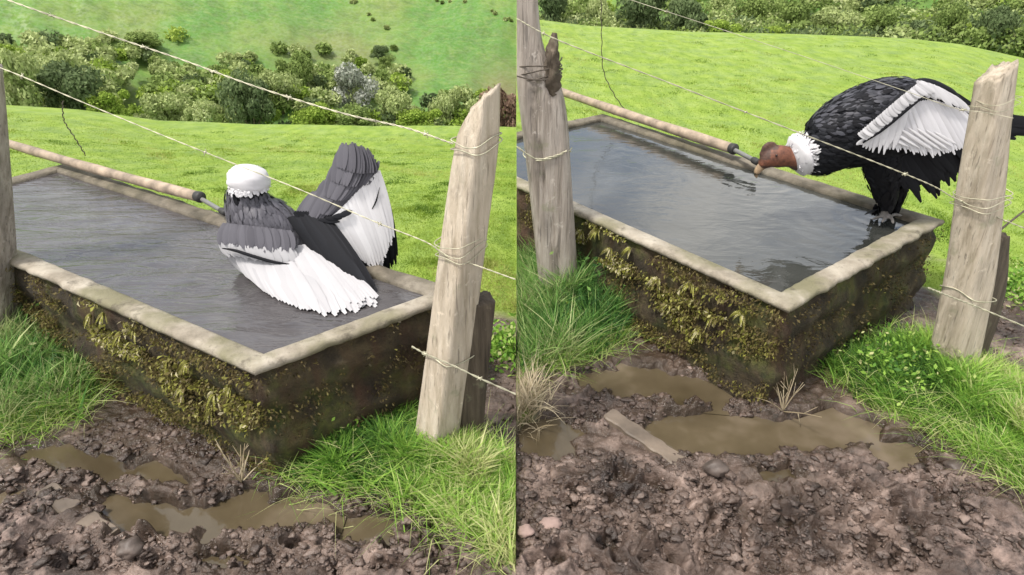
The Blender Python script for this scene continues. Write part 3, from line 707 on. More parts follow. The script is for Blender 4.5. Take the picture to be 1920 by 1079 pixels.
wire([(1880,232),(1900,240),(1960,246)], YR+.05, YR+.05, .0001, M['wire_dark'], 'x') if False else None
wire([(-60,-30),(30,6),(200,65),(340,112),(480,163),(640,212),(760,240),(850,270)], YLL-.1, F_L, .0019, M['wire'], 'pale twisted wire highest over the bathing condor', 7, True, None, extra=[wrap(893,282,YL+.03,.057,.055,2,.006,.85)])
wire([(-60,108),(20,135),(150,190),(290,248),(420,300),(560,355),(700,415),(800,455),(835,480),(890,497),(968,525)], YLL-.1, F_L, .0015, M['wire'], 'pale wire sagging behind the head of the bathing condor', 4, True, False, extra=[wrap(865,478,YL+.018,.062,.060,3,.008,.85)])
wire([(772,650),(800,665),(850,686),(900,710),(968,740)], F_L, F_L-.05, .0022, M['wire'], 'lowest wire wrapped round the tan post beside the bathing condor', 2, True, False, extra=[wrap(841,672,YL+.01,.067,.065,1,-.02,.85)])
# tie wires that hold the pipes
def tie(pts, Y, label):
    mb = MB(); P = catmull([atY(x, y, Y) for x, y in pts], 90); a = np.linspace(0, 60, 90)
    tube(mb, P+np.stack([np.cos(a), 0*a, np.sin(a)], 1)*.003, .0032, 90, 5); o = mb.build('tie_wire', M['wire_dark'], origin=tuple(P[0])); tag(o, label, 'wire', 'tie wires on the pipes')

# ------------------------------------------------------------------ pipes
def pipe(axis, r, nz0, nz1, right, label):
    a, b_ = np.array(axis[0]), np.array(axis[1]); t = empty('water_pipe', tuple(b_)); tag(t, label, 'pipe', 'bamboo coloured water pipes')
    mb = MB(); k = 26; u = np.linspace(0, 1, k); P = a+(b_-a)*u[:, None]; P[:, 2] -= .012*np.sin(u*math.pi)
    R = r*(1+.05*np.sin(u*23)); loft(mb, P, R, R, k*3, 20)
    for f in (.12, .36, .62, .86):
        c = a+(b_-a)*f; c[2] -= .012*math.sin(f*math.pi); d = (b_-a)/np.linalg.norm(b_-a)
        loft(mb, [c-d*.012, c-d*.004, c+d*.004, c+d*.012], [r*1.0, r*1.1, r*1.1, r*1.0], [r*1.0, r*1.1, r*1.1, r*1.0], 10, 20)
    o = mb.build('tube', M['pipe'], t)
    if right: clip_seam(o)
    mb = MB(); d = (b_-a)/np.linalg.norm(b_-a); loft(mb, [b_-d*.035, b_-d*.01, b_+d*.01, b_+d*.02], [r*.9, r*1.04, r*1.02, r*.5], [r*.9, r*1.04, r*1.02, r*.5], 20, 20); mb.build('joint', M['rubber'], t)
    mb = MB(); c, e = np.array(nz0), np.array(nz1); loft(mb, [c, (c+e)/2, e], [r*.42]*3, [r*.42]*3, 12, 16); mb.build('nozzle', M['nozzle'], t)
    mb = MB(); dd = (e-c)/np.linalg.norm(e-c); loft(mb, [e-dd*.035, e-dd*.02, e+dd*.02], [r*.45, r*.62, r*.6], [r*.45, r*.62, r*.6], 12, 16); mb.build('nozzle_tip', M['rubber'], t)
    # band where the tie wire bites
    return t
backR = lambda px: None
zP = RIM_Z+.05
PR0, PR1 = at(930, 128, zP+.03), at(1376, 280, zP+.01)
pipe((PR0, PR1), .031, at(1372, 279, zP+.01), at(1418, 303, zP), True, 'tan water pipe whose outlet reaches the drinking condor')
PL0, PL1 = at(-60, 246, zP+.02), at(375, 370, zP+.005)
pipe((PL0, PL1), .026, at(370, 369, zP), at(420, 398, zP-.01), False, 'tan water pipe whose outlet ends beside the bathing condor')
tie([(1127,-20),(1128,60),(1131,130),(1150,175),(1176,212)], at(1176, 205, zP)[1]-.03, 'dark twisted tie wire hanging down to the pipe, left of the drinking condor')
tie([(118,190),(120,225),(140,258),(161,292)], at(161, 300, zP)[1]-.03, 'dark twisted tie wire hanging down to the pipe, left of the bathing condor')

# ------------------------------------------------------------------ condors
def feather(mb, root, tip, w, nrm, m, v, bend=.06, nu=6, thick=.0012):
    root = np.asarray(root); tip = np.asarray(tip); d = tip-root; L = np.linalg.norm(d)+1e-9; d = d/L
    s = np.cross(d, nrm); s /= np.linalg.norm(s)+1e-9; n = np.cross(s, d)
    prof = [.35, .8, 1.0, 1.0, .82, .25][:nu] if nu == 6 else np.interp(np.linspace(0, 1, nu), [0, .2, .5, .8, 1], [.4, .9, 1, .85, .2])
    V = []
    for k in range(nu):
        u = k/(nu-1); c = root+d*L*u - n*bend*L*(u*u) ; ww = w*prof[k]
        V += [c-s*ww-n*w*.07, c+n*thick, c+s*ww-n*w*.07]
    F = []
    for k in range(nu-1): F += [(3*k, 3*k+1, 3*k+4, 3*k+3), (3*k+1, 3*k+2, 3*k+5, 3*k+4)]
    mb.add(V, F, m, v)
def fan(mb, roots, tips, n, w, nrm, m, vr=(0, 1), jit=.06, bend=.05, lift=.0):
    R = catmull(roots, n); T = catmull(tips, n); nrm = np.asarray(nrm, float)
    for i in range(n):
        d = T[i]-R[i]; t = T[i]+d*rng.normal(0, jit); o = nrm*(lift+.0015*(i % 3))
        feather(mb, R[i]+o, t+o, w*rng.uniform(.85, 1.15), nrm+rng.normal(0, .08, 3), m, rng.uniform(*vr), bend)
def cover_feathers(mb, obj, n, L, w, back, m, region=None, vr=(0, 1), lift=.25):
    """lay small feathers over the surface of a body mesh"""
    me = obj.data; off = np.array(obj.parent.location); A = np.array([p.area for p in me.polygons]); C = np.array([p.center[:] for p in me.polygons])+off; Nn = np.array([p.normal[:] for p in me.polygons])
    if region is not None:
        k = region(C); A, C, Nn = A[k], C[k], Nn[k]
    idx = rng.choice(len(A), n, p=A/A.sum())
    for i in idx:
        nn = Nn[i]; d = np.asarray(back) + rng.normal(0, .16, 3); d = d-nn*(d@nn); dl_ = np.linalg.norm(d)
        if dl_ < .15: continue
        d /= dl_; l = L*rng.uniform(.7, 1.2); r = C[i]+rng.normal(0, .004, 3)
        feather(mb, r-d*l*.4, r+d*l*.6+nn*l*lift*rng.uniform(.2, 1), w*rng.uniform(.8, 1.2), nn, m, rng.uniform(*vr), .12, 4, .0008)
def remesh_body(mb, name, mats, parent, vox=.0065):
    o = mb.build(name, mats, parent); recalc(o)
    md = o.modifiers.new('r', 'REMESH'); md.mode = 'VOXEL'; md.voxel_size = vox; md.use_smooth_shade = True
    ms = o.modifiers.new('s', 'SMOOTH'); ms.factor = .5; ms.iterations = 5
    dg = bpy.context.evaluated_depsgraph_get(); ev = o.evaluated_get(dg); nm = bpy.data.meshes.new_from_object(ev)
    nm.materials.clear()
    for m_ in mats: nm.materials.append(m_)
    o.modifiers.clear(); o.data = nm; nm.name = name
    return o
def set_mats(o, fn):
    off = np.array(o.parent.location)
    for p in o.data.polygons: p.material_index = fn(np.array(p.center[:])+off)
    a = o.data.attributes.get('var') or o.data.attributes.new('var', 'FLOAT', 'POINT')
    a.data.foreach_set('value', rng.uniform(.2, .7, len(o.data.vertices)).astype(np.float32))

def px_of(p):
    x, y, z = p; z = z-H; d = y*cp-z*sp; u = y*sp+z*cp
    return CX+FPX*x/d, CY-FPX*u/d

def condor_drinking():
    F0 = at(1662, 402, RIM_Z+.004); YB = F0[1]; K = np.linalg.norm(atY(1663, 250, YB)-atY(1662, 250, YB))   # metres per pixel at the bird
    B = lambda x, y, dy=0.0: atY(x, y, YB+dy)
    t = empty('condor', tuple(F0)); tag(t, 'black condor with white wing panel perched on the trough corner, head bowed to the pipe', 'condor')
    nrm = np.array([0, -cp, sp]); nrm = np.array([-.05, -.97, .25])
    mb = MB()
    spine = [(1812,262,.02,10,14),(1785,252,.01,28,30),(1745,238,0,46,52),(1700,228,0,60,70),(1655,230,0,68,79),(1605,243,0,68,72),(1565,262,0,58,63),(1533,284,-.01,44,48),(1505,293,-.02,28,31),(1482,297,-.02,19,21)]
    loft(mb, [B(x, y, d) for x, y, d, a, b_ in spine], [a*K for *_, a, b_ in spine], [b_*K for *_, b_ in spine], 60, 24)
    hd = [(1490,297,17,18),(1472,294,18,20),(1456,294,19,22),(1444,298,17,19),(1433,306,12,13),(1426,313,8,8)]
    loft(mb, [B(x, y, -.02) for x, y, a, b_ in hd], [a*K for *_, a, b_ in hd], [b_*K for *_, b_ in hd], 26, 18)
    for sx, dy in ((0, -.05), (24, .04)):       # thighs and shanks
        lg = [(1652+sx, 275, 36), (1655+sx, 318, 31), (1660+sx*.7, 350, 23), (1664+sx*.5, 380, 15), (1660+sx*.6, 398, 9), (1660+sx*.6, 403, 8)]
        loft(mb, [B(x, y, dy) for x, y, r in lg], [r*K for *_, r in lg], [r*K for *_, r in lg], 26, 16, up=(0, 1, 0))
        f0 = at(1660+sx*.6, 402, RIM_Z+.012); f0[1] = YB+dy; f0[2] = RIM_Z+.012
        for an in (-2.9, -2.3, -1.7, .4):
            d = np.array([math.cos(an), math.sin(an)*.8, 0])
            loft(mb, [f0, f0+d*.035+np.array([0, 0, .006]), f0+d*.075+np.array([0, 0, -.004]), f0+d*.09+np.array([0, 0, -.008])], [.011, .009, .008, .003], [.011, .009, .008, .003], 10, 8)
    # comb on the forehead
    cb = [(1456,276,3),(1447,272,6),(1438,276,7),(1431,288,6),(1428,300,4)]
    loft(mb, [B(x, y, -.02) for x, y, r in cb], [r*.6*K for *_, r in cb], [r*1.3*K for *_, r in cb], 14, 10)
    body = remesh_body(mb, 'body', [M['f_black'], M['skin_red'], M['skin_dark'], M['foot']], t)
    def fm(c):
        x, y = px_of(c)
        if y > 397: return 3
        if x < 1500 and y < 345:
            if y < 281 and x < 1460: return 2
            if x < 1445 and y < 300: return 2
            if y > 312: return 2
            return 1
        return 0
    set_mats(body, fm)
    # beak, eyes
    mb = MB(); bk = [(1438,304,9),(1428,312,8.5),(1421,320,7),(1418,328,4.5),(1419,334,1.2)]
    loft(mb, [B(x, y, -.02) for x, y, r in bk], [r*.75*K for *_, r in bk], [r*K for *_, r in bk], 16, 12); mb.build('beak', M['beak'], t)
    for dy in (-.02-19*K, -.02+19*K):
        mb = MB(); c = B(1456, 292, dy); loft(mb, [c+np.array([0, s*.005, 0]) for s in (-1, -.6, 0, .6, 1)], [.0005, .0045, .0055, .0045, .0005], [.0005, .0045, .0055, .0045, .0005], 10, 10); mb.build('eye', M['eye'], t)
    # plumage
    mb = MB(); back = B(1750, 235)-B(1550, 262); back /= np.linalg.norm(back); back = back+np.array([0, 0, -.25])
    cover_feathers(mb, body, 6000, .036, .0075, back, 0, lambda C: np.array([(px_of(c)[0] > 1512 and px_of(c)[1] < 345) for c in C]), (.1, 1), .16)
    cover_feathers(mb, body, 800, .06, .012, (.05, 0, -1), 0, lambda C: np.array([(px_of(c)[0] > 1630 and 300 < px_of(c)[1] < 396) for c in C]), (0, .4), .15)
    # sheen over the mantle, painted as lighter slate feathers
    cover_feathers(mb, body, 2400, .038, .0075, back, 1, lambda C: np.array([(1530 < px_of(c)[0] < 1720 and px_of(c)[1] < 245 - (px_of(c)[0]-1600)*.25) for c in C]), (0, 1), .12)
    mb.build('plumage', [M['f_black'], M['f_sheen']], t)
    # white ruff
    mb = MB(); ax0 = B(1512, 286, -.015); ax1 = B(1484, 297, -.02); ad = ax1-ax0; ad /= np.linalg.norm(ad)
    s1 = np.cross(ad, [0, 1, 0]); s1 /= np.linalg.norm(s1); s2 = np.cross(ad, s1)
    loft(mb, [ax0, ax0+(ax1-ax0)*.3, ax0+(ax1-ax0)*.7, ax1], [30*K, 40*K, 37*K, 22*K], [30*K, 40*K, 37*K, 22*K], 14, 22, wob=.08)
    for _ in range(520):
        a = rng.uniform(0, 2*math.pi); u = rng.uniform(-.1, 1.0); rad = (39 if u < .6 else 33)*K
        o_ = s1*math.cos(a)+s2*math.sin(a); p = ax0+(ax1-ax0)*u+o_*rad*.8
        feather(mb, p, p+(o_*.6-ad*.55+rng.normal(0, .25, 3))*rng.uniform(.018, .034), .006, o_, 0, rng.uniform(.3, 1), .1, 4)
    mb.build('neck_ruff', M['f_white'], t)
    # tail and vent feathers
    mb = MB()
    fan(mb, [B(1690,285,-.08),B(1740,270,-.08),B(1790,255,-.05)], [B(1705,335,-.08),B(1765,345,-.07),B(1835,305,-.03)], 24, .02, nrm, 0, (0, .6), .12)
    fan(mb, [B(1650,292,-.10),B(1690,285,-.11),B(1735,268,-.11)], [B(1668,345,-.11),B(1732,360,-.11),B(1790,322,-.09)], 26, .018, nrm, 0, (0, .5), .15)
    fan(mb, [B(1760,240,.06),B(1780,250,.0),B(1780,262,-.05)], [B(1860,300,.08),B(1868,310,0),B(1850,322,-.06)], 12, .026, nrm, 0, (0, .6), .05)
    mb.build('tail', M['f_black'], t)
    # near wing: arm, dark flight feathers, pale panel, dark line, white leading band
    mb = MB(); dW = -72*K
    arm = [B(1612,262,dW*.9), B(1665,212,dW*1.02), B(1722,166,dW), B(1768,186,dW*.95), B(1812,212,dW*.8)]
    loft(mb, arm, [.012, .018, .02, .016, .01], [.014, .026, .026, .02, .012], 30, 10, m=0)
    fan(mb, [B(1700,215,dW*.92),B(1760,215,dW*.88),B(1805,215,dW*.75)], [B(1790,285,dW*.85),B(1900,262,dW*.7),B(1985,236,dW*.6)], 16, .021, nrm, 0, (0, .5), .03, .03)
    fan(mb, [B(1655,232,dW*1.08),B(1700,200,dW*1.1),B(1745,188,dW*1.05),B(1800,205,dW*.9)], [B(1664,280,dW*1.12),B(1735,288,dW*1.14),B(1800,284,dW*1.06),B(1846,262,dW*.85)], 44, .0115, nrm, 2, (0, 1), .04, .03, .004)
    fan(mb, [B(1655,250,dW*1.12),B(1700,240,dW*1.12),B(1750,248,dW*1.08)], [B(1705,277,dW*1.12),B(1765,284,dW*1.1),B(1790,270,dW*1.02)], 7, .006, nrm, 3, (.5, 1), .05, .03, .011)
    fan(mb, [B(1618,262,dW*1.12),B(1660,228,dW*1.14),B(1700,196,dW*1.14)], [B(1604,272,dW*1.06),B(1650,282,dW*1.14),B(1685,262,dW*1.14)], 16, .010, nrm, 2, (.3, 1), .12, .03, .010)
    ln = [B(1618,268,dW*1.2), B(1655,243,dW*1.24), B(1700,206,dW*1.26), B(1736,178,dW*1.22)]
    tube(mb, ln, [.004, .0075, .0075, .003], 30, 8, 0, .2)
    fan(mb, [B(1606,250,dW*1.16),B(1650,212,dW*1.2),B(1690,178,dW*1.2),B(1722,153,dW*1.15)], [B(1632,262,dW*1.16),B(1668,228,dW*1.2),B(1708,194,dW*1.2),B(1752,172,dW*1.15)], 34, .0105, nrm, 3, (.4, 1), .12, .03, .012)
    fan(mb, [B(1716,152,dW*1.14),B(1750,162,dW*1.1),B(1790,184,dW*1.0)], [B(1738,182,dW*1.14),B(1778,192,dW*1.08),B(1818,212,dW*.95)], 26, .0105, nrm, 3, (.5, 1), .12, .03, .012)
    mb.build('wing', [M['f_black'], M['f_sheen'], M['f_grey'], M['f_white']], t)
    # far wing, mostly hidden
    mb = MB(); fW = 62*K
    loft(mb, [B(1640,200,fW), B(1720,158,fW*.9), B(1775,170,fW*.9), B(1800,190,fW)], [.02, .022, .018, .01], [.02, .024, .018, .01], 24, 10)
    fan(mb, [B(1720,155,fW*.9),B(1750,158,fW*.9),B(1780,170,fW)], [B(1800,178,fW),B(1815,200,fW),B(1860,232,fW*1.1)], 12, .017, nrm, 0, (.1, .8), .06)
    fan(mb, [B(1770,185,fW),B(1790,205,fW)], [B(1975,240,fW*1.1),B(1960,256,fW*1.1)], 6, .018, nrm, 0, (.1, .6), .06)
    mb.build('wing', [M['f_black']], t)
condor_drinking()

def condor_bathing():
    WZ = .449; F0 = at(500, 515, WZ-.03); YB = F0[1]; K = np.linalg.norm(atY(501, 430, YB)-atY(500, 430, YB))
    B = lambda x, y, dy=0.0: atY(x, y, YB+dy)
    Wt = lambda x, y, dz=.006: at(x, y, WZ+dz)            # a point lying on the water
    t = empty('condor', tuple(F0)); tag(t, 'grey-backed condor seen from behind bathing in the trough with one wing raised', 'condor')
    nrm = np.array([0, -.93, .36]); nup = np.array([0, -.55, .83])
    mb = MB()
    sp_ = [(575,525,.03,26,22),(552,490,.03,52,42),(515,450,.04,66,52),(486,415,.05,60,50),(470,388,.06,47,42),(464,366,.06,36,32),(464,348,.06,28,26)]
    loft(mb, [B(x, y, d) for x, y, d, a, b_ in sp_], [a*K for *_, a, b_ in sp_], [b_*K for *_, b_ in sp_], 50, 24, up=(0, 1, 0))
    hd = [(465,356,19),(467,344,20),(472,334,18),(480,334,13),(490,340,8),(495,344,5)]
    loft(mb, [B(x, y, .08+.012*i) for i, (x, y, r) in enumerate(hd)], [r*K for *_, r in hd], [r*K for *_, r in hd], 24, 16, up=(0, 1, 0))
    body = remesh_body(mb, 'body', [M['f_back'], M['skin_red']], t)
    set_mats(body, lambda c: 1 if px_of(c)[1] < 350 else 0)
    mb = MB(); loft(mb, [B(490,342,.14), B(499,348,.16), B(503,356,.165)], [7*K, 6*K, 2*K], [7*K, 6*K, 2*K], 12, 10, up=(0, 1, 0)); mb.build('beak', M['beak'], t)
    mb = MB(); back = np.array([.25, -.2, -1.])
    cover_feathers(mb, body, 3600, .038, .0075, back, 0, lambda C: np.array([px_of(c)[1] > 366 for c in C]), (.2, 1), .05)
    cover_feathers(mb, body, 260, .045, .010, back, 1, lambda C: np.array([350 < px_of(c)[1] < 374 for c in C]), (0, 1), .10)
    mb.build('plumage', [M['f_back'], M['f_black']], t)
    # ruff: a thick white collar seen from behind, hiding the head
    mb = MB(); c0 = B(466, 354, .045); c1 = B(467, 309, .06)
    loft(mb, [c0, c0+(c1-c0)*.2, c0+(c1-c0)*.5, c0+(c1-c0)*.78, c0+(c1-c0)*.93, c1], [33*K, 37*K, 37*K, 30*K, 19*K, 5*K], [33*K, 37*K, 36*K, 30*K, 19*K, 5*K], 22, 24, up=(0, 1, 0), wob=.04)
    for _ in range(900):
        a = rng.uniform(0, 2*math.pi); u = rng.uniform(0, .9); o_ = np.array([math.cos(a), math.sin(a), 0.]); rad = 37*K*math.sqrt(max(0, 1-(u*1.05)**3))
        p = c0+(c1-c0)*u+o_*rad*.93; feather(mb, p, p+(o_*.15+np.array([0, 0, -.5])+rng.normal(0, .12, 3))*rng.uniform(.015, .024), .0065, o_, 0, rng.uniform(.4, 1), .1, 4)
    mb.build('neck_ruff', M['f_white'], t)
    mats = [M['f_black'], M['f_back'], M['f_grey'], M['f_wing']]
    # wing lying open across the water towards the viewer
    mb = MB()
    loft(mb, [B(430,440,-.02), B(480,452,-.06), B(540,462,-.06), B(590,480,-.04)], [.012, .02, .02, .012], [.012, .018, .018, .01], 24, 10, m=1)
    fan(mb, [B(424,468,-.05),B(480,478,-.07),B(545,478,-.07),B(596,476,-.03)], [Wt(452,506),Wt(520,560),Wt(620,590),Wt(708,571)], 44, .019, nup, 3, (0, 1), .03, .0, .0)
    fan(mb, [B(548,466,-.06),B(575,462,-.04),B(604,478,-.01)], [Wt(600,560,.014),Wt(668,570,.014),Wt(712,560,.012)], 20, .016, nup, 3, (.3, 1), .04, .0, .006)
    fan(mb, [B(414,454,-.055),B(480,462,-.085),B(548,464,-.085)], [B(426,478,-.065),B(500,490,-.105),B(562,494,-.10)], 28, .011, nrm, 3, (.5, 1), .08, .02, .014)
    tube(mb, [B(417,466,-.095), B(440,470,-.105), B(475,481,-.12), B(510,491,-.125), B(545,496,-.125)], [.002, .0055, .0065, .006, .002], 24, 8, 0, .3)
    fan(mb, [B(424,418,-.02),B(480,424,-.05),B(545,432,-.05)], [B(414,456,-.06),B(485,466,-.09),B(552,470,-.09)], 26, .015, nrm, 1, (.3, 1), .06, .02, .016)
    mb.build('wing', mats, t)
    # raised wing: arm, dark inner feathers, pale panel, slate coverts up to the tip
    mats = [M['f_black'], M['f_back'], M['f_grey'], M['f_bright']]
    mb = MB()
    loft(mb, [B(540,440,.02), B(590,402,.03), B(635,365,.04), B(662,318,.05), B(660,284,.05)], [.025, .028, .024, .018, .008], [.02, .024, .02, .014, .006], 30, 12, m=1)
    fan(mb, [B(540,408,0),B(575,402,.0),B(612,405,.01)], [Wt(640,528,.012),Wt(672,544,.014),Wt(700,538,.03)], 26, .018, nrm, 0, (.2, 1), .03)
    fan(mb, [B(552,398,.0),B(600,395,.01),B(640,380,.02)], [B(625,462,-.02),B(655,482,-.03),B(695,500,-.02)], 20, .018, nrm, 0, (.2, 1), .06, .03, .004)
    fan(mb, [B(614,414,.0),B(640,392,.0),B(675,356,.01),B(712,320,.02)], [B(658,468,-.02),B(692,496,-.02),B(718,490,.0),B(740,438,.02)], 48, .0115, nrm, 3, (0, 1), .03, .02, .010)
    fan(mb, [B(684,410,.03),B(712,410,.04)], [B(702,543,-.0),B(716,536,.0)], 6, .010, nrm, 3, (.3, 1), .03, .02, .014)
    fan(mb, [B(716,400,.06),B(730,380,.06)], [B(716,520,.05),B(746,492,.05)], 8, .010, nrm, 0, (0, .5), .05)
    tube(mb, [B(694,398,-.0),B(704,380,-.0),B(712,352,.0)], [.001, .003, .001], 10, 6, 0, .3)
    nw = np.array([-.35, -.9, .1])
    for (a0, a1, b0, b1, n, L) in (((556,408),(620,414),(590,360),(652,366),13,.022), ((590,392),(636,398),(612,335),(690,344),13,.026), ((612,366),(664,370),(628,305),(716,320),13,.030), ((628,338),(694,345),(640,280),(716,300),13,.034), ((640,312),(712,322),(648,268),(694,277),13,.038)):
        m0 = ((a0[0]+a1[0])/2, (a0[1]+a1[1])/2+6); m1 = ((b0[0]+b1[0])/2, (b0[1]+b1[1])/2-6)
        fan(mb, [B(*a0,.02),B(*m0,.0),B(*a1,.02)], [B(*b0,.04),B(*m1,.02),B(*b1,.04)], n, .015, nw, 1, (.35, .95), .04, .02, L*.6)
    fan(mb, [B(600,412,.0),B(640,404,-.01)], [B(640,416,-.01),B(664,396,-.0)], 4, .010, nrm, 0, (.3, .7), .04, .02, .022)
    mb.build('wing', mats, t)
    mb = MB(); fan(mb, [B(545,500,-.02),B(560,495,-.02)], [Wt(640,548,.01),Wt(665,543,.01)], 7, .018, nrm, 0, (.1, .6), .06)
    mb.build('tail', M['f_black'], t)
condor_bathing()

# ------------------------------------------------------------------ small things on the mud
def lump(name, p, sx, sy, sz, mat, label, cat, seed, group=None, res=3):
    bm = bmesh.new(); bmesh.ops.create_icosphere(bm, subdivisions=res, radius=1)
    rr_ = np.random.default_rng(seed); o1 = rr_.uniform(0, 50)
    for v in bm.verts:
        c = v.co; k = 1+.35*perlin(np.array([c.x*1.6+o1]), np.array([c.y*1.6+c.z*1.9]))[0]+.16*perlin(np.array([c.x*4+o1]), np.array([c.y*4-c.z*3.7]))[0]
        v.co = Vector((c.x*k*sx, c.y*k*sy, c.z*k*sz))
    me = bpy.data.meshes.new(name); bm.to_mesh(me); bm.free(); me.materials.append(mat)
    for p_ in me.polygons: p_.use_smooth = True
    o = bpy.data.objects.new(name, me); o.location = (p[0], p[1], hz(p[0], p[1])+sz*.35); col.objects.link(o); tag(o, label, cat, group); return o
lump('stone', at(1032, 1008), .034, .026, .022, M['stone'], 'pinkish stone in the mud at the lower left of the drinking view', 'stone', 1)
lump('stone', at(985, 1022), .026, .022, .014, M['stone'], 'flatter brown-pink stone beside the seam, left of the pinkish stone', 'stone', 2)
lump('mud_clod', at(1338, 898), .04, .032, .03, M['clod'], 'dark wet clod of mud just below the end of the pale slab', 'clod', 3)
lump('mud_clod', at(1790, 885), .04, .032, .024, M['clod'], 'dark clod of mud at the foot of the right grass bank', 'clod', 4)
lump('mud_clod', at(258, 1058), .035, .032, .026, M['clod'], 'dark clod of mud at the bottom below the brown puddle', 'clod', 5)
def slab(a, b_, w, right, label, zo=0.0):
    a, b_ = np.array(a), np.array(b_); d = (b_-a); L = np.linalg.norm(d); d /= L; s = np.array([-d[1], d[0], 0]); V = []
    n = 24
    for i in range(n+1):
        u = i/n; c = a+d*L*u; j = .0025*math.sin(i*.9)+rng.normal(0, .0012); zt = .036-.020*u+zo
        for sgn, z in ((-1, -.05), (-1, zt-.005), (-.85, zt), (.85, zt), (1, zt-.005), (1, -.05)):
            V.append(c+s*sgn*(w+j)+np.array([0, 0, z]))
    F = [(i*6+k, i*6+(k+1) % 6, (i+1)*6+(k+1) % 6, (i+1)*6+k) for i in range(n) for k in range(6)] + [tuple(range(6)), tuple(n*6+k for k in range(6))[::-1]]
    o = mesh_np('sunken_slab', V, F, M['mudslab'], smooth=False, origin=(*((a+b_)/2)[:2], 0)); recalc(o); tag(o, label, 'slab', 'half sunken slabs')
M['mudslab'] = plain('muddy_concrete', (.125, .098, .074), .55, 0, .5, 7, .9)
slab(at(1140, 786), at(1278, 872), .032, True, 'pale muddy slab half sunk left of the puddle in the drinking view')
slab(at(95, 936), at(212, 1018), .030, False, 'pale muddy slab half sunk left of the puddle in the bathing view', .018)
def weed(px, py, label, seed, s=1):
    r_ = np.random.default_rng(seed); p = at(px, py); z = hz(p[0], p[1]); mb = MB(); b0 = np.array([p[0], p[1], z-.01])
    for k in range(9):
        a = r_.uniform(0, 2*math.pi); e = r_.uniform(.5, 1.45); d = np.array([math.cos(a)*math.cos(e), math.sin(a)*math.cos(e), math.sin(e)])
        L = r_.uniform(.07, .13)*s; tip = b0+d*L+np.array([0, 0, -.01]); tube(mb, [b0, b0+d*L*.5, tip], [.0028, .002, .0008], 8, 5, c=r_.uniform(0, 1))
        for q in range(2):
            f = r_.uniform(.4, .8); c = b0+d*L*f; dd = d+r_.normal(0, .6, 3); dd /= np.linalg.norm(dd); tube(mb, [c, c+dd*L*.35], [.0018, .0006], 4, 4, c=r_.uniform(0, 1))
    o = mb.build('dry_weed', M['dry'], origin=tuple(b0)); tag(o, label, 'weed', 'dry weeds')
weed(1466, 778, 'pale dry weed sticking up from the mud below the corner of the wall, drinking view', 1, 1.5)
weed(455, 912, 'pale dry weed sticking up from the mud below the corner of the wall, bathing view', 2, 1.3)
def crumbs(right, boxes, label, seed):
    """loose crumbs and kneaded lumps of mud lying on the ground"""
    r_ = np.random.default_rng(seed); bm = bmesh.new(); bmesh.ops.create_icosphere(bm, subdivisions=2, radius=1)
    bv = np.array([v.co[:] for v in bm.verts]); bf = np.array([[v.index for v in f.verts] for f in bm.faces]); bm.free()
    shp = []
    for k in range(12):
        o1 = k*7.3; kk = 1+1.0*perlin(bv[:, 0]*1.5+o1, bv[:, 1]*1.5+bv[:, 2]*1.9)+.8*perlin(bv[:, 0]*3+o1, bv[:, 1]*3-bv[:, 2]*2.7); shp.append(bv*kk[:, None])
    V = []; F = []; n = 0; var = []
    P = []
    for (x0, x1, y0, y1, cnt) in boxes:
        q = [at(r_.uniform(x0, x1), r_.uniform(y0, y1)) for _ in range(cnt)]; P += [p_[:2] for p_ in q]
    P = np.array(P); z, g, w, f_, b_ = height(P[:, 0], P[:, 1], right)
    dens = fbm(P[:, 0]*5, P[:, 1]*5, 3, 33)
    for i in range(len(P)):
        if g[i] > .4 or z[i] < -.014 or dens[i] < r_.uniform(-.35, .45): continue
        sc = min(.015, .0034*math.exp(r_.exponential(.5))); a = r_.uniform(0, 6.28); c_, s_ = math.cos(a), math.sin(a)
        v = shp[r_.integers(12)]*np.array([sc*r_.uniform(.8, 1.7), sc*r_.uniform(.7, 1.1), sc*r_.uniform(.35, .75)])
        v = np.column_stack([v[:, 0]*c_-v[:, 1]*s_, v[:, 0]*s_+v[:, 1]*c_, v[:, 2]])+np.array([P[i, 0], P[i, 1], z[i]-sc*.02])
        if right: v[:, 0] = np.maximum(v[:, 0], .002)
        else: v[:, 0] = np.minimum(v[:, 0], -.002)
        V.append(v); F.append(bf+n); n += len(bv); var.append(np.full(len(bv), np.clip(r_.normal(.4, .25), 0, 1)))
    o = mesh_np('mud_crumbs', np.concatenate(V), np.concatenate(F), M['crumb'], attrs={'var': np.concatenate(var)}); tag(o, label, 'mud', kind='stuff')
m, t, b, out = newmat('mud_crumbs'); M['crumb'] = m
c = ramp(t, attr(t, 'var').outputs['Fac'], [(0, (.015, .010, .008)), (.55, (.065, .045, .036)), (1, (.30, .225, .19))])
c = mix(t, .5, c, ramp(t, noise(t, coords(t), 5, 8, .65), [(.34, (.020, .013, .010)), (.5, (.075, .050, .038)), (.68, (.32, .235, .195))]))
t.links.new(c, b.inputs['Base Color']); b.inputs['Roughness'].default_value = .40; b.inputs['Specular IOR Level'].default_value = .5
bump(t, b, noise(t, coords(t), 120, 5), .9, .006)
crumbs(True, [(968, 1920, 850, 1085, 8500), (1060, 1500, 690, 800, 2200), (1650, 1900, 830, 900, 700), (1840, 1920, 600, 740, 500)], 'loose crumbs and lumps of churned mud below the drinking condor', 8)
crumbs(False, [(0, 968, 985, 1085, 4200), (0, 470, 790, 985, 3600), (600, 900, 930, 1030, 700), (900, 966, 680, 840, 300)], 'loose crumbs and lumps of churned mud below the bathing condor', 9)
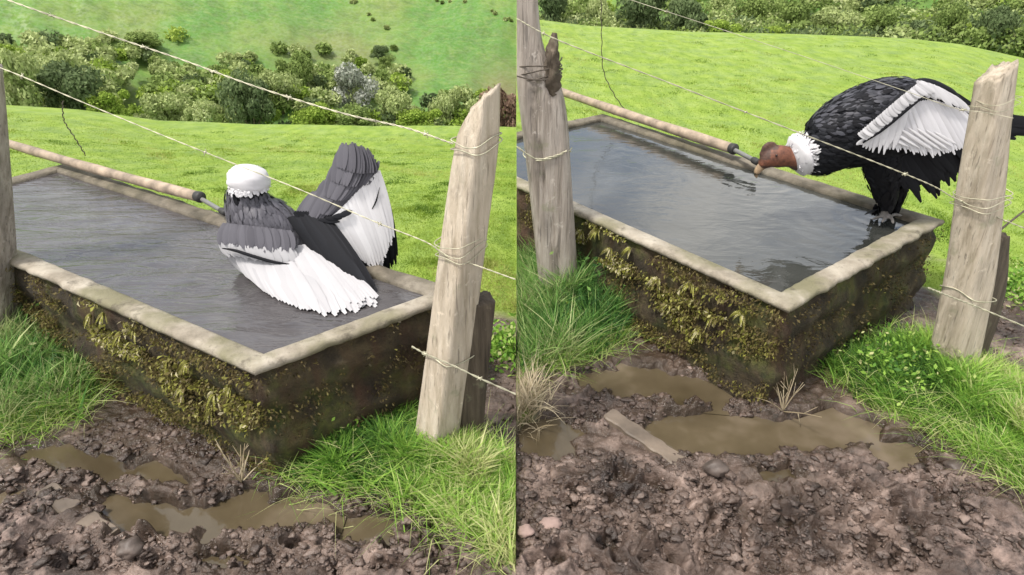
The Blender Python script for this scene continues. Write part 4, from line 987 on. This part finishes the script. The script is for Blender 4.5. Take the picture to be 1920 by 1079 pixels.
# leafy low plants right of the posts
def sprig(px, py, spread, n, label, seed, right, z=0.02, mat='lush_blade', L0=.015, L1=.04, zs=.045):
    p = at(px, py, z); r_ = np.random.default_rng(seed); V = []; F = []; var = []; k = 0
    zz = hz(p[0], p[1])
    for _ in range(n):
        q = np.array([p[0], p[1], zz]) + np.array([r_.normal(0, spread), r_.normal(0, spread), abs(r_.normal(0, zs))])
        d = r_.normal(0, 1, 3); d[2] = abs(d[2])*.6; d /= np.linalg.norm(d); s = np.cross(d, r_.normal(0, 1, 3)); s /= np.linalg.norm(s); L = r_.uniform(L0, L1)
        V += [q, q+d*L*.5+s*L*.25, q+d*L, q+d*L*.5-s*L*.25]; F.append((k, k+1, k+2, k+3)); var += [np.clip(r_.normal(.62, .22), 0, 1)]*4; k += 4
    V = np.array(V); V[:, 0] = np.maximum(V[:, 0], .002) if right else np.minimum(V[:, 0], -.002)
    o = mesh_np('ground_plants', V, np.array(F), M[mat], attrs={'var': np.array(var)}, smooth=False); tag(o, label, 'plants', kind='stuff')
sprig(1905, 540, .13, 1800, 'low pale leafy weeds right of the tan post by the drinking condor', 3, True)
sprig(950, 660, .07, 900, 'low pale leafy weeds right of the tan post by the bathing condor', 4, False)

def fern(corner_a, corner_b, u, z0, n, L, label, seed, right):
    """a small fern rooted in the wall: arching fronds with leaflets, drooping outwards"""
    r_ = np.random.default_rng(seed); a, b_ = np.array(corner_a[:2]), np.array(corner_b[:2]); e = (b_-a)/np.linalg.norm(b_-a); nn = np.array([e[1], -e[0], 0.]); C = np.array([c[:2] for c in (cornersR if right else cornersL)]).mean(0)
    if nn[:2]@(C-a) > 0: nn = -nn
    e3 = np.array([e[0], e[1], 0]); p2 = a+(b_-a)*u; root = np.array([p2[0], p2[1], z0])+nn*.012; V = []; F = []; var = []; k = 0
    for f in range(n):
        sd = r_.normal(0, .7); d = nn*r_.uniform(.5, 1.0)+e3*sd+np.array([0, 0, r_.uniform(.1, .7)]); d /= np.linalg.norm(d); LL = L*r_.uniform(.6, 1.15); vv = np.clip(r_.normal(.78, .15), 0, 1)
        for s_ in range(9):
            t_ = (s_+1)/9; c = root+d*LL*t_+np.array([0, 0, -1.0])*LL*t_*t_*.9; dd = d+np.array([0, 0, -1.8])*t_; dd /= np.linalg.norm(dd); sv = np.cross(dd, nn+np.array([0, 0, .3])); sv /= np.linalg.norm(sv)
            w = LL*.26*(1-t_*.8)
            for sg in (-1, 1):
                V += [c-dd*.004, c+sv*sg*w*.5+dd*.005, c+sv*sg*w+dd*.008-nn*.004, c+sv*sg*w*.45-dd*.006]; F.append((k, k+1, k+2, k+3)); var += [np.clip(vv+r_.normal(0, .08), 0, 1)]*4; k += 4
    V = np.array(V); V[:, 0] = np.maximum(V[:, 0], .002) if right else np.minimum(V[:, 0], -.002)
    o = mesh_np('wall_fern', V-0, np.array(F), M['moss_leaf'], attrs={'var': np.array(var)}, smooth=False, origin=tuple(root)); tag(o, label, 'fern', 'ferns on the trough wall where the condor drinks' if right else 'ferns on the trough wall where the condor bathes')
for i in range(11): fern(cornersR[0], cornersR[3], [.07, .12, .17, .24, .31, .36, .40, .44, .33, .21, .14][i], [.36, .29, .38, .33, .41, .36, .42, .38, .30, .24, .20][i], 7+i % 4, .045, 'small yellow-green fern drooping from the mossy wall below the drinking condor', 60+i, True)
for i in range(11): fern(cornersL[0], cornersL[3], [.05, .09, .13, .18, .24, .28, .31, .35, .27, .16, .11][i], [.36, .29, .38, .33, .41, .36, .42, .38, .30, .24, .20][i], 7+i % 4, .040, 'small yellow-green fern drooping from the mossy wall below the bathing condor', 80+i, False)
sprig(1660, 715, .10, 500, 'broad-leaved weeds at the edge of the grass bank below the mossy wall corner', 13, True, 0.0, 'lush_blade', .012, .03, .05)
sprig(640, 830, .07, 400, 'broad-leaved weeds in the grass bank between wall and tan post', 14, False, 0.0, 'lush_blade', .012, .028, .05)
sprig(1110, 560, .12, 600, 'broad-leaved weeds among the dark grass by the grey post', 15, True, 0.0, 'shaded_blade', .015, .035, .07)
sprig(120, 660, .10, 500, 'broad-leaved weeds among the dark grass at the left edge', 16, False, 0.0, 'shaded_blade', .015, .035, .07)

# ------------------------------------------------------------------ bushes beyond the crest
def leaf_mat(name, d, mdl, l):
    return mat_leafy(name, [(0, d), (.5, mdl), (1, l)], .3, .7, .1)
LM = {'dark': leaf_mat('dark_leaves', (.055, .085, .038), (.135, .185, .08), (.22, .28, .13)),  # leaf colours raised to stand in for haze over the valley
      'mid': leaf_mat('mid_leaves', (.10, .145, .04), (.23, .31, .09), (.37, .46, .16)),
      'pale': leaf_mat('pale_leaves', (.20, .25, .09), (.38, .45, .18), (.55, .60, .32)),
      'lime': leaf_mat('lime_leaves', (.13, .20, .03), (.26, .37, .06), (.40, .50, .11)),
      'grey': leaf_mat('grey_leaves', (.18, .20, .14), (.40, .42, .36), (.65, .66, .60)),
      'brown': leaf_mat('brown_leaves', (.09, .05, .035), (.22, .14, .10), (.36, .25, .19))}
def bush_proto(seed, kind, n=5200):
    r_ = np.random.default_rng(seed); k = 16; cs = []
    for _ in range(k):
        a = r_.uniform(0, 2*math.pi); rad = r_.uniform(0, .75); z = r_.uniform(.12, .85)
        rad *= math.sqrt(max(.1, 1-(z-.35)**2*1.7)); cs.append((math.cos(a)*rad, math.sin(a)*rad, z, r_.uniform(.16, .34)))
    per = n//k; V = []; var = []
    for (x, y, z, r) in cs:
        d = r_.normal(0, 1, (per, 3)); d /= np.linalg.norm(d, axis=1)[:, None]; rr_ = r*(r_.uniform(.25, 1.18, per)**.5)[:, None]
        P = np.array([x, y, z])+d*rr_*np.array([1, 1, .8]); tone = r_.normal(.5, .14)
        n1 = d+r_.normal(0, .6, (per, 3)); n1 /= np.linalg.norm(n1, axis=1)[:, None]; s = np.cross(n1, r_.normal(0, 1, (per, 3))); s /= np.linalg.norm(s, axis=1)[:, None]; u = np.cross(n1, s)
        L = r_.uniform(.025, .065, per)[:, None]
        V.append(np.stack([P-s*L, P-u*L*.55, P+s*L, P+u*L*.55], 1)); var.append(np.repeat(np.clip(tone+r_.normal(0, .16, per), 0, 1), 4))
    V = np.concatenate(V).reshape(-1, 3); F = np.arange(len(V)).reshape(-1, 4); V[:, 2] = np.maximum(V[:, 2], -.05)
    fol = mesh_np('foliage', V, F, LM[kind], attrs={'var': np.concatenate(var)}, smooth=False)
    mb = MB()
    for q in range(5):
        x, y, z, r = cs[q*3]; tube(mb, [(x*.08, y*.08, -.15), (x*.4, y*.4, z*.45), (x, y, z)], [.035, .022, .006], 8, 6)
    st = mb.build('stems', M['bark']); return fol, st
protos = {}
def bush(px, py_base, R, wpx, hpx, kind, label, group, seed):
    key = (kind, seed % 2)
    if key not in protos: protos[key] = bush_proto(hash(kind) % 1000 if False else sum(map(ord, kind))+seed % 2, kind); first = True
    else: first = False
    fol, st = protos[key]
    p = atR(px, py_base, R); m_px = np.linalg.norm(atR(px+1, py_base, R)-p)
    t = empty('bush', tuple(p)); tag(t, label, 'bush', group)
    f = fol if first else fol.copy(); s = st if first else st.copy()
    if not first: col.objects.link(f); col.objects.link(s)
    w = wpx*m_px/2/.95; h = hpx*m_px/1.05
    t.scale = (w, w, h); t.rotation_euler = (0, 0, seed*1.3)
    for c in (f, s): c.parent = t
GL = 'bushes in the valley beyond the bathing trough'; GRb = 'bushes in the valley beyond the drinking trough'
bl = [ # px, base y, distance, width, height, kind, label
 (150,222,52,180,120,'dark','big dark bush at the far left above the pasture crest'),
 (215,225,50,110,70,'lime','rounded lime green bush right of the big dark bush'),
 (60,215,51,150,150,'pale','pale tall feathery bush at the left edge'),
 (-30,215,50,120,130,'mid','green bush cut by the left edge of the picture'),
 (110,170,57,130,80,'pale','pale bush behind the big dark bush'),
 (20,120,60,110,50,'lime','lime green bush highest at the left edge'),
 (320,240,50,120,75,'pale','pale shaggy bush between the two dark bushes'),
 (380,248,49,100,70,'pale','pale olive bush left of the tall dark bush'),
 (410,40,76,80,55,'dark','lone dark tree high on the far hillside'),
 (478,248,50,130,125,'dark','tall dark bush in the middle of the hedge'),
 (560,165,58,90,70,'mid','small rounded bush left of the whitish bush'),
 (655,205,55,125,90,'grey','whitish grey flowering bush on the slope'),
 (590,248,50,110,55,'lime','low lime bush just above the crest'),
 (680,246,50,120,45,'mid','low green bush under the whitish bush'),
 (740,235,52,100,70,'pale','pale bush right of the whitish bush'),
 (790,248,50,110,50,'lime','lime bush right of the raised wing'),
 (715,110,64,50,25,'dark','tiny dark bush on the green slope'),
 (730,128,62,40,22,'mid','second tiny bush below the tiny dark one'),
 (840,250,52,80,80,'pale','pale bush left of the tan post top'),
 (944,262,50,110,105,'brown','brown leafless bush behind the tan post top'),
 (530,205,54,90,75,'pale','pale bush behind the tall dark bush'),
 (255,95,66,120,35,'mid','low green bush on the slope over the hedge'),
 (420,180,58,90,50,'lime','lime bush behind the tall dark bush'),
]
br = [
 (1035,60,66,100,95,'dark','dark bush beside the grey cracked post'),
 (1110,62,68,70,80,'pale','pale bush left of the wide dark thicket'),
 (1200,68,64,130,100,'dark','wide dark thicket over the pipe'),
 (1285,66,62,100,90,'dark','dark bush at the right end of the wide thicket'),
 (1350,66,60,90,40,'lime','bright lime bush low on the crest'),
 (1400,60,68,100,75,'mid','green bush behind the lime bush'),
 (1440,70,60,80,32,'lime','second lime bush right of the bright one'),
 (1490,66,66,120,80,'mid','broad green bush left of the bird'),
 (1560,70,63,110,70,'pale','pale bush over the bird back'),
 (1630,72,62,110,72,'mid','shaggy green bush over the raised wing'),
 (1700,76,61,90,55,'dark','dark low bush right of the shaggy one'),
 (1780,82,60,110,95,'mid','tall olive bush above the tan post'),
 (1850,92,59,110,105,'dark','tall dark bush near the right edge'),
 (1915,110,58,110,120,'mid','green bush at the right edge'),
 (1600,40,75,150,70,'pale','far pale bush behind the shaggy one'),
 (1480,35,76,130,60,'pale','far pale bush behind the broad green one'),
 (1150,25,78,120,60,'lime','far lime bush above the dark thicket'),
 (1850,40,74,130,70,'pale','far pale bush above the right edge'),
]
for i, (px, py, R, w, h, kd, lb) in enumerate(bl): bush(px, py, R, w, h, kd, lb, GL, i)
for i, (px, py, R, w, h, kd, lb) in enumerate(br): bush(px, py+12, R, w, h, kd, lb, GRb, i+40)

def thicket(rows, R, label, right, seed):
    """brushwood that fills the valley: leaf clumps along a band of ground, too tangled to count"""
    r_ = np.random.default_rng(seed); V = []; var = []; mi = []; mats = ['dark', 'mid', 'pale', 'lime']
    for (x0, x1, y0, y1, R0, R1, n, smin, smax, wts) in rows:
        for _i in range(abs(n)):
            u = r_.uniform(0, 1); v = r_.uniform(0, 1) if n > 0 else np.clip(u+r_.normal(0, .03), 0, 1); px = x0+(x1-x0)*u; RR = R0+(R1-R0)*v; q = atR(px, y0+(y1-y0)*v, RR)
            s_ = r_.uniform(smin, smax); zg = float(height(np.array([q[0]]), np.array([q[1]]), right)[0][0]); c = np.array([q[0], q[1], max(zg, q[2])+s_*.35])
            per = 260; d = r_.normal(0, 1, (per, 3)); d /= np.linalg.norm(d, axis=1)[:, None]
            P = c+d*(s_*(r_.uniform(.15, 1.2, per)**.5))[:, None]*np.array([1, 1, .75]); P = P[P[:, 2] > zg-.3]; k = len(P)
            if right: P = P[P[:, 0] > .3]
            else: P = P[P[:, 0] < -.3]
            k = len(P)
            if not k: continue
            n1 = r_.normal(0, 1, (k, 3)); n1 /= np.linalg.norm(n1, axis=1)[:, None]; s1 = np.cross(n1, r_.normal(0, 1, (k, 3))); s1 /= np.linalg.norm(s1, axis=1)[:, None]; u1 = np.cross(n1, s1)
            L = r_.uniform(.09, .24, k)[:, None]; V.append(np.stack([P-s1*L, P-u1*L*.6, P+s1*L, P+u1*L*.6], 1))
            var.append(np.repeat(np.clip(r_.normal(.5, .13)+r_.normal(0, .15, k), 0, 1), 4)); mi.append(np.full(k, r_.choice(4, p=wts)))
    V = np.concatenate(V).reshape(-1, 3)
    o = mesh_np('brushwood', V, np.arange(len(V)).reshape(-1, 4), [LM[m_] for m_ in mats], attrs={'var': np.concatenate(var)}, smooth=False, midx=np.concatenate(mi))
    tag(o, label, 'brushwood', kind='stuff')
thicket([(-100, 960, 255, 180, 50, 55, 150, .4, 1.1, [.12, .3, .4, .18]), (-100, 200, 180, 130, 55, 61, 60, .5, 1.2, [.1, .25, .5, .15]), (300, 760, 190, 140, 55, 61, 70, .5, 1.1, [.15, .3, .45, .1]), (-100, 200, 150, 100, 60, 66, 35, .5, 1.2, [.1, .3, .5, .1]), (-60, 340, 185, 70, 56, 69, 75, .4, 1.0, [.02, .2, .55, .23]), (420, 720, 170, 95, 58, 66, 30, .3, .8, [.1, .3, .4, .2]), (695, 745, 126, 108, 64, 66, 4, .2, .4, [.2, .8, 0, 0]), (620, 735, 2, 58, 76, 68, -9, .05, .15, [0, .2, .8, 0]), (790, 968, 20, 62, 74, 69, -12, .06, .16, [0, .2, .8, 0]), (240, 460, 95, 175, 66, 60, -26, .2, .5, [.1, .6, .3, 0]), (860, 966, 235, 200, 52, 57, 18, .4, .8, [.3, .3, .4, 0])],
        55, 'tangled brushwood filling the valley behind the bathing trough', False, 5)
thicket([(975, 2000, 95, 60, 58, 66, 420, .6, 1.5, [.4, .35, .2, .05]), (975, 2000, 60, 10, 66, 82, 330, .6, 1.6, [.25, .3, .35, .1])],
        62, 'tangled brushwood filling the valley behind the drinking trough', True, 6)
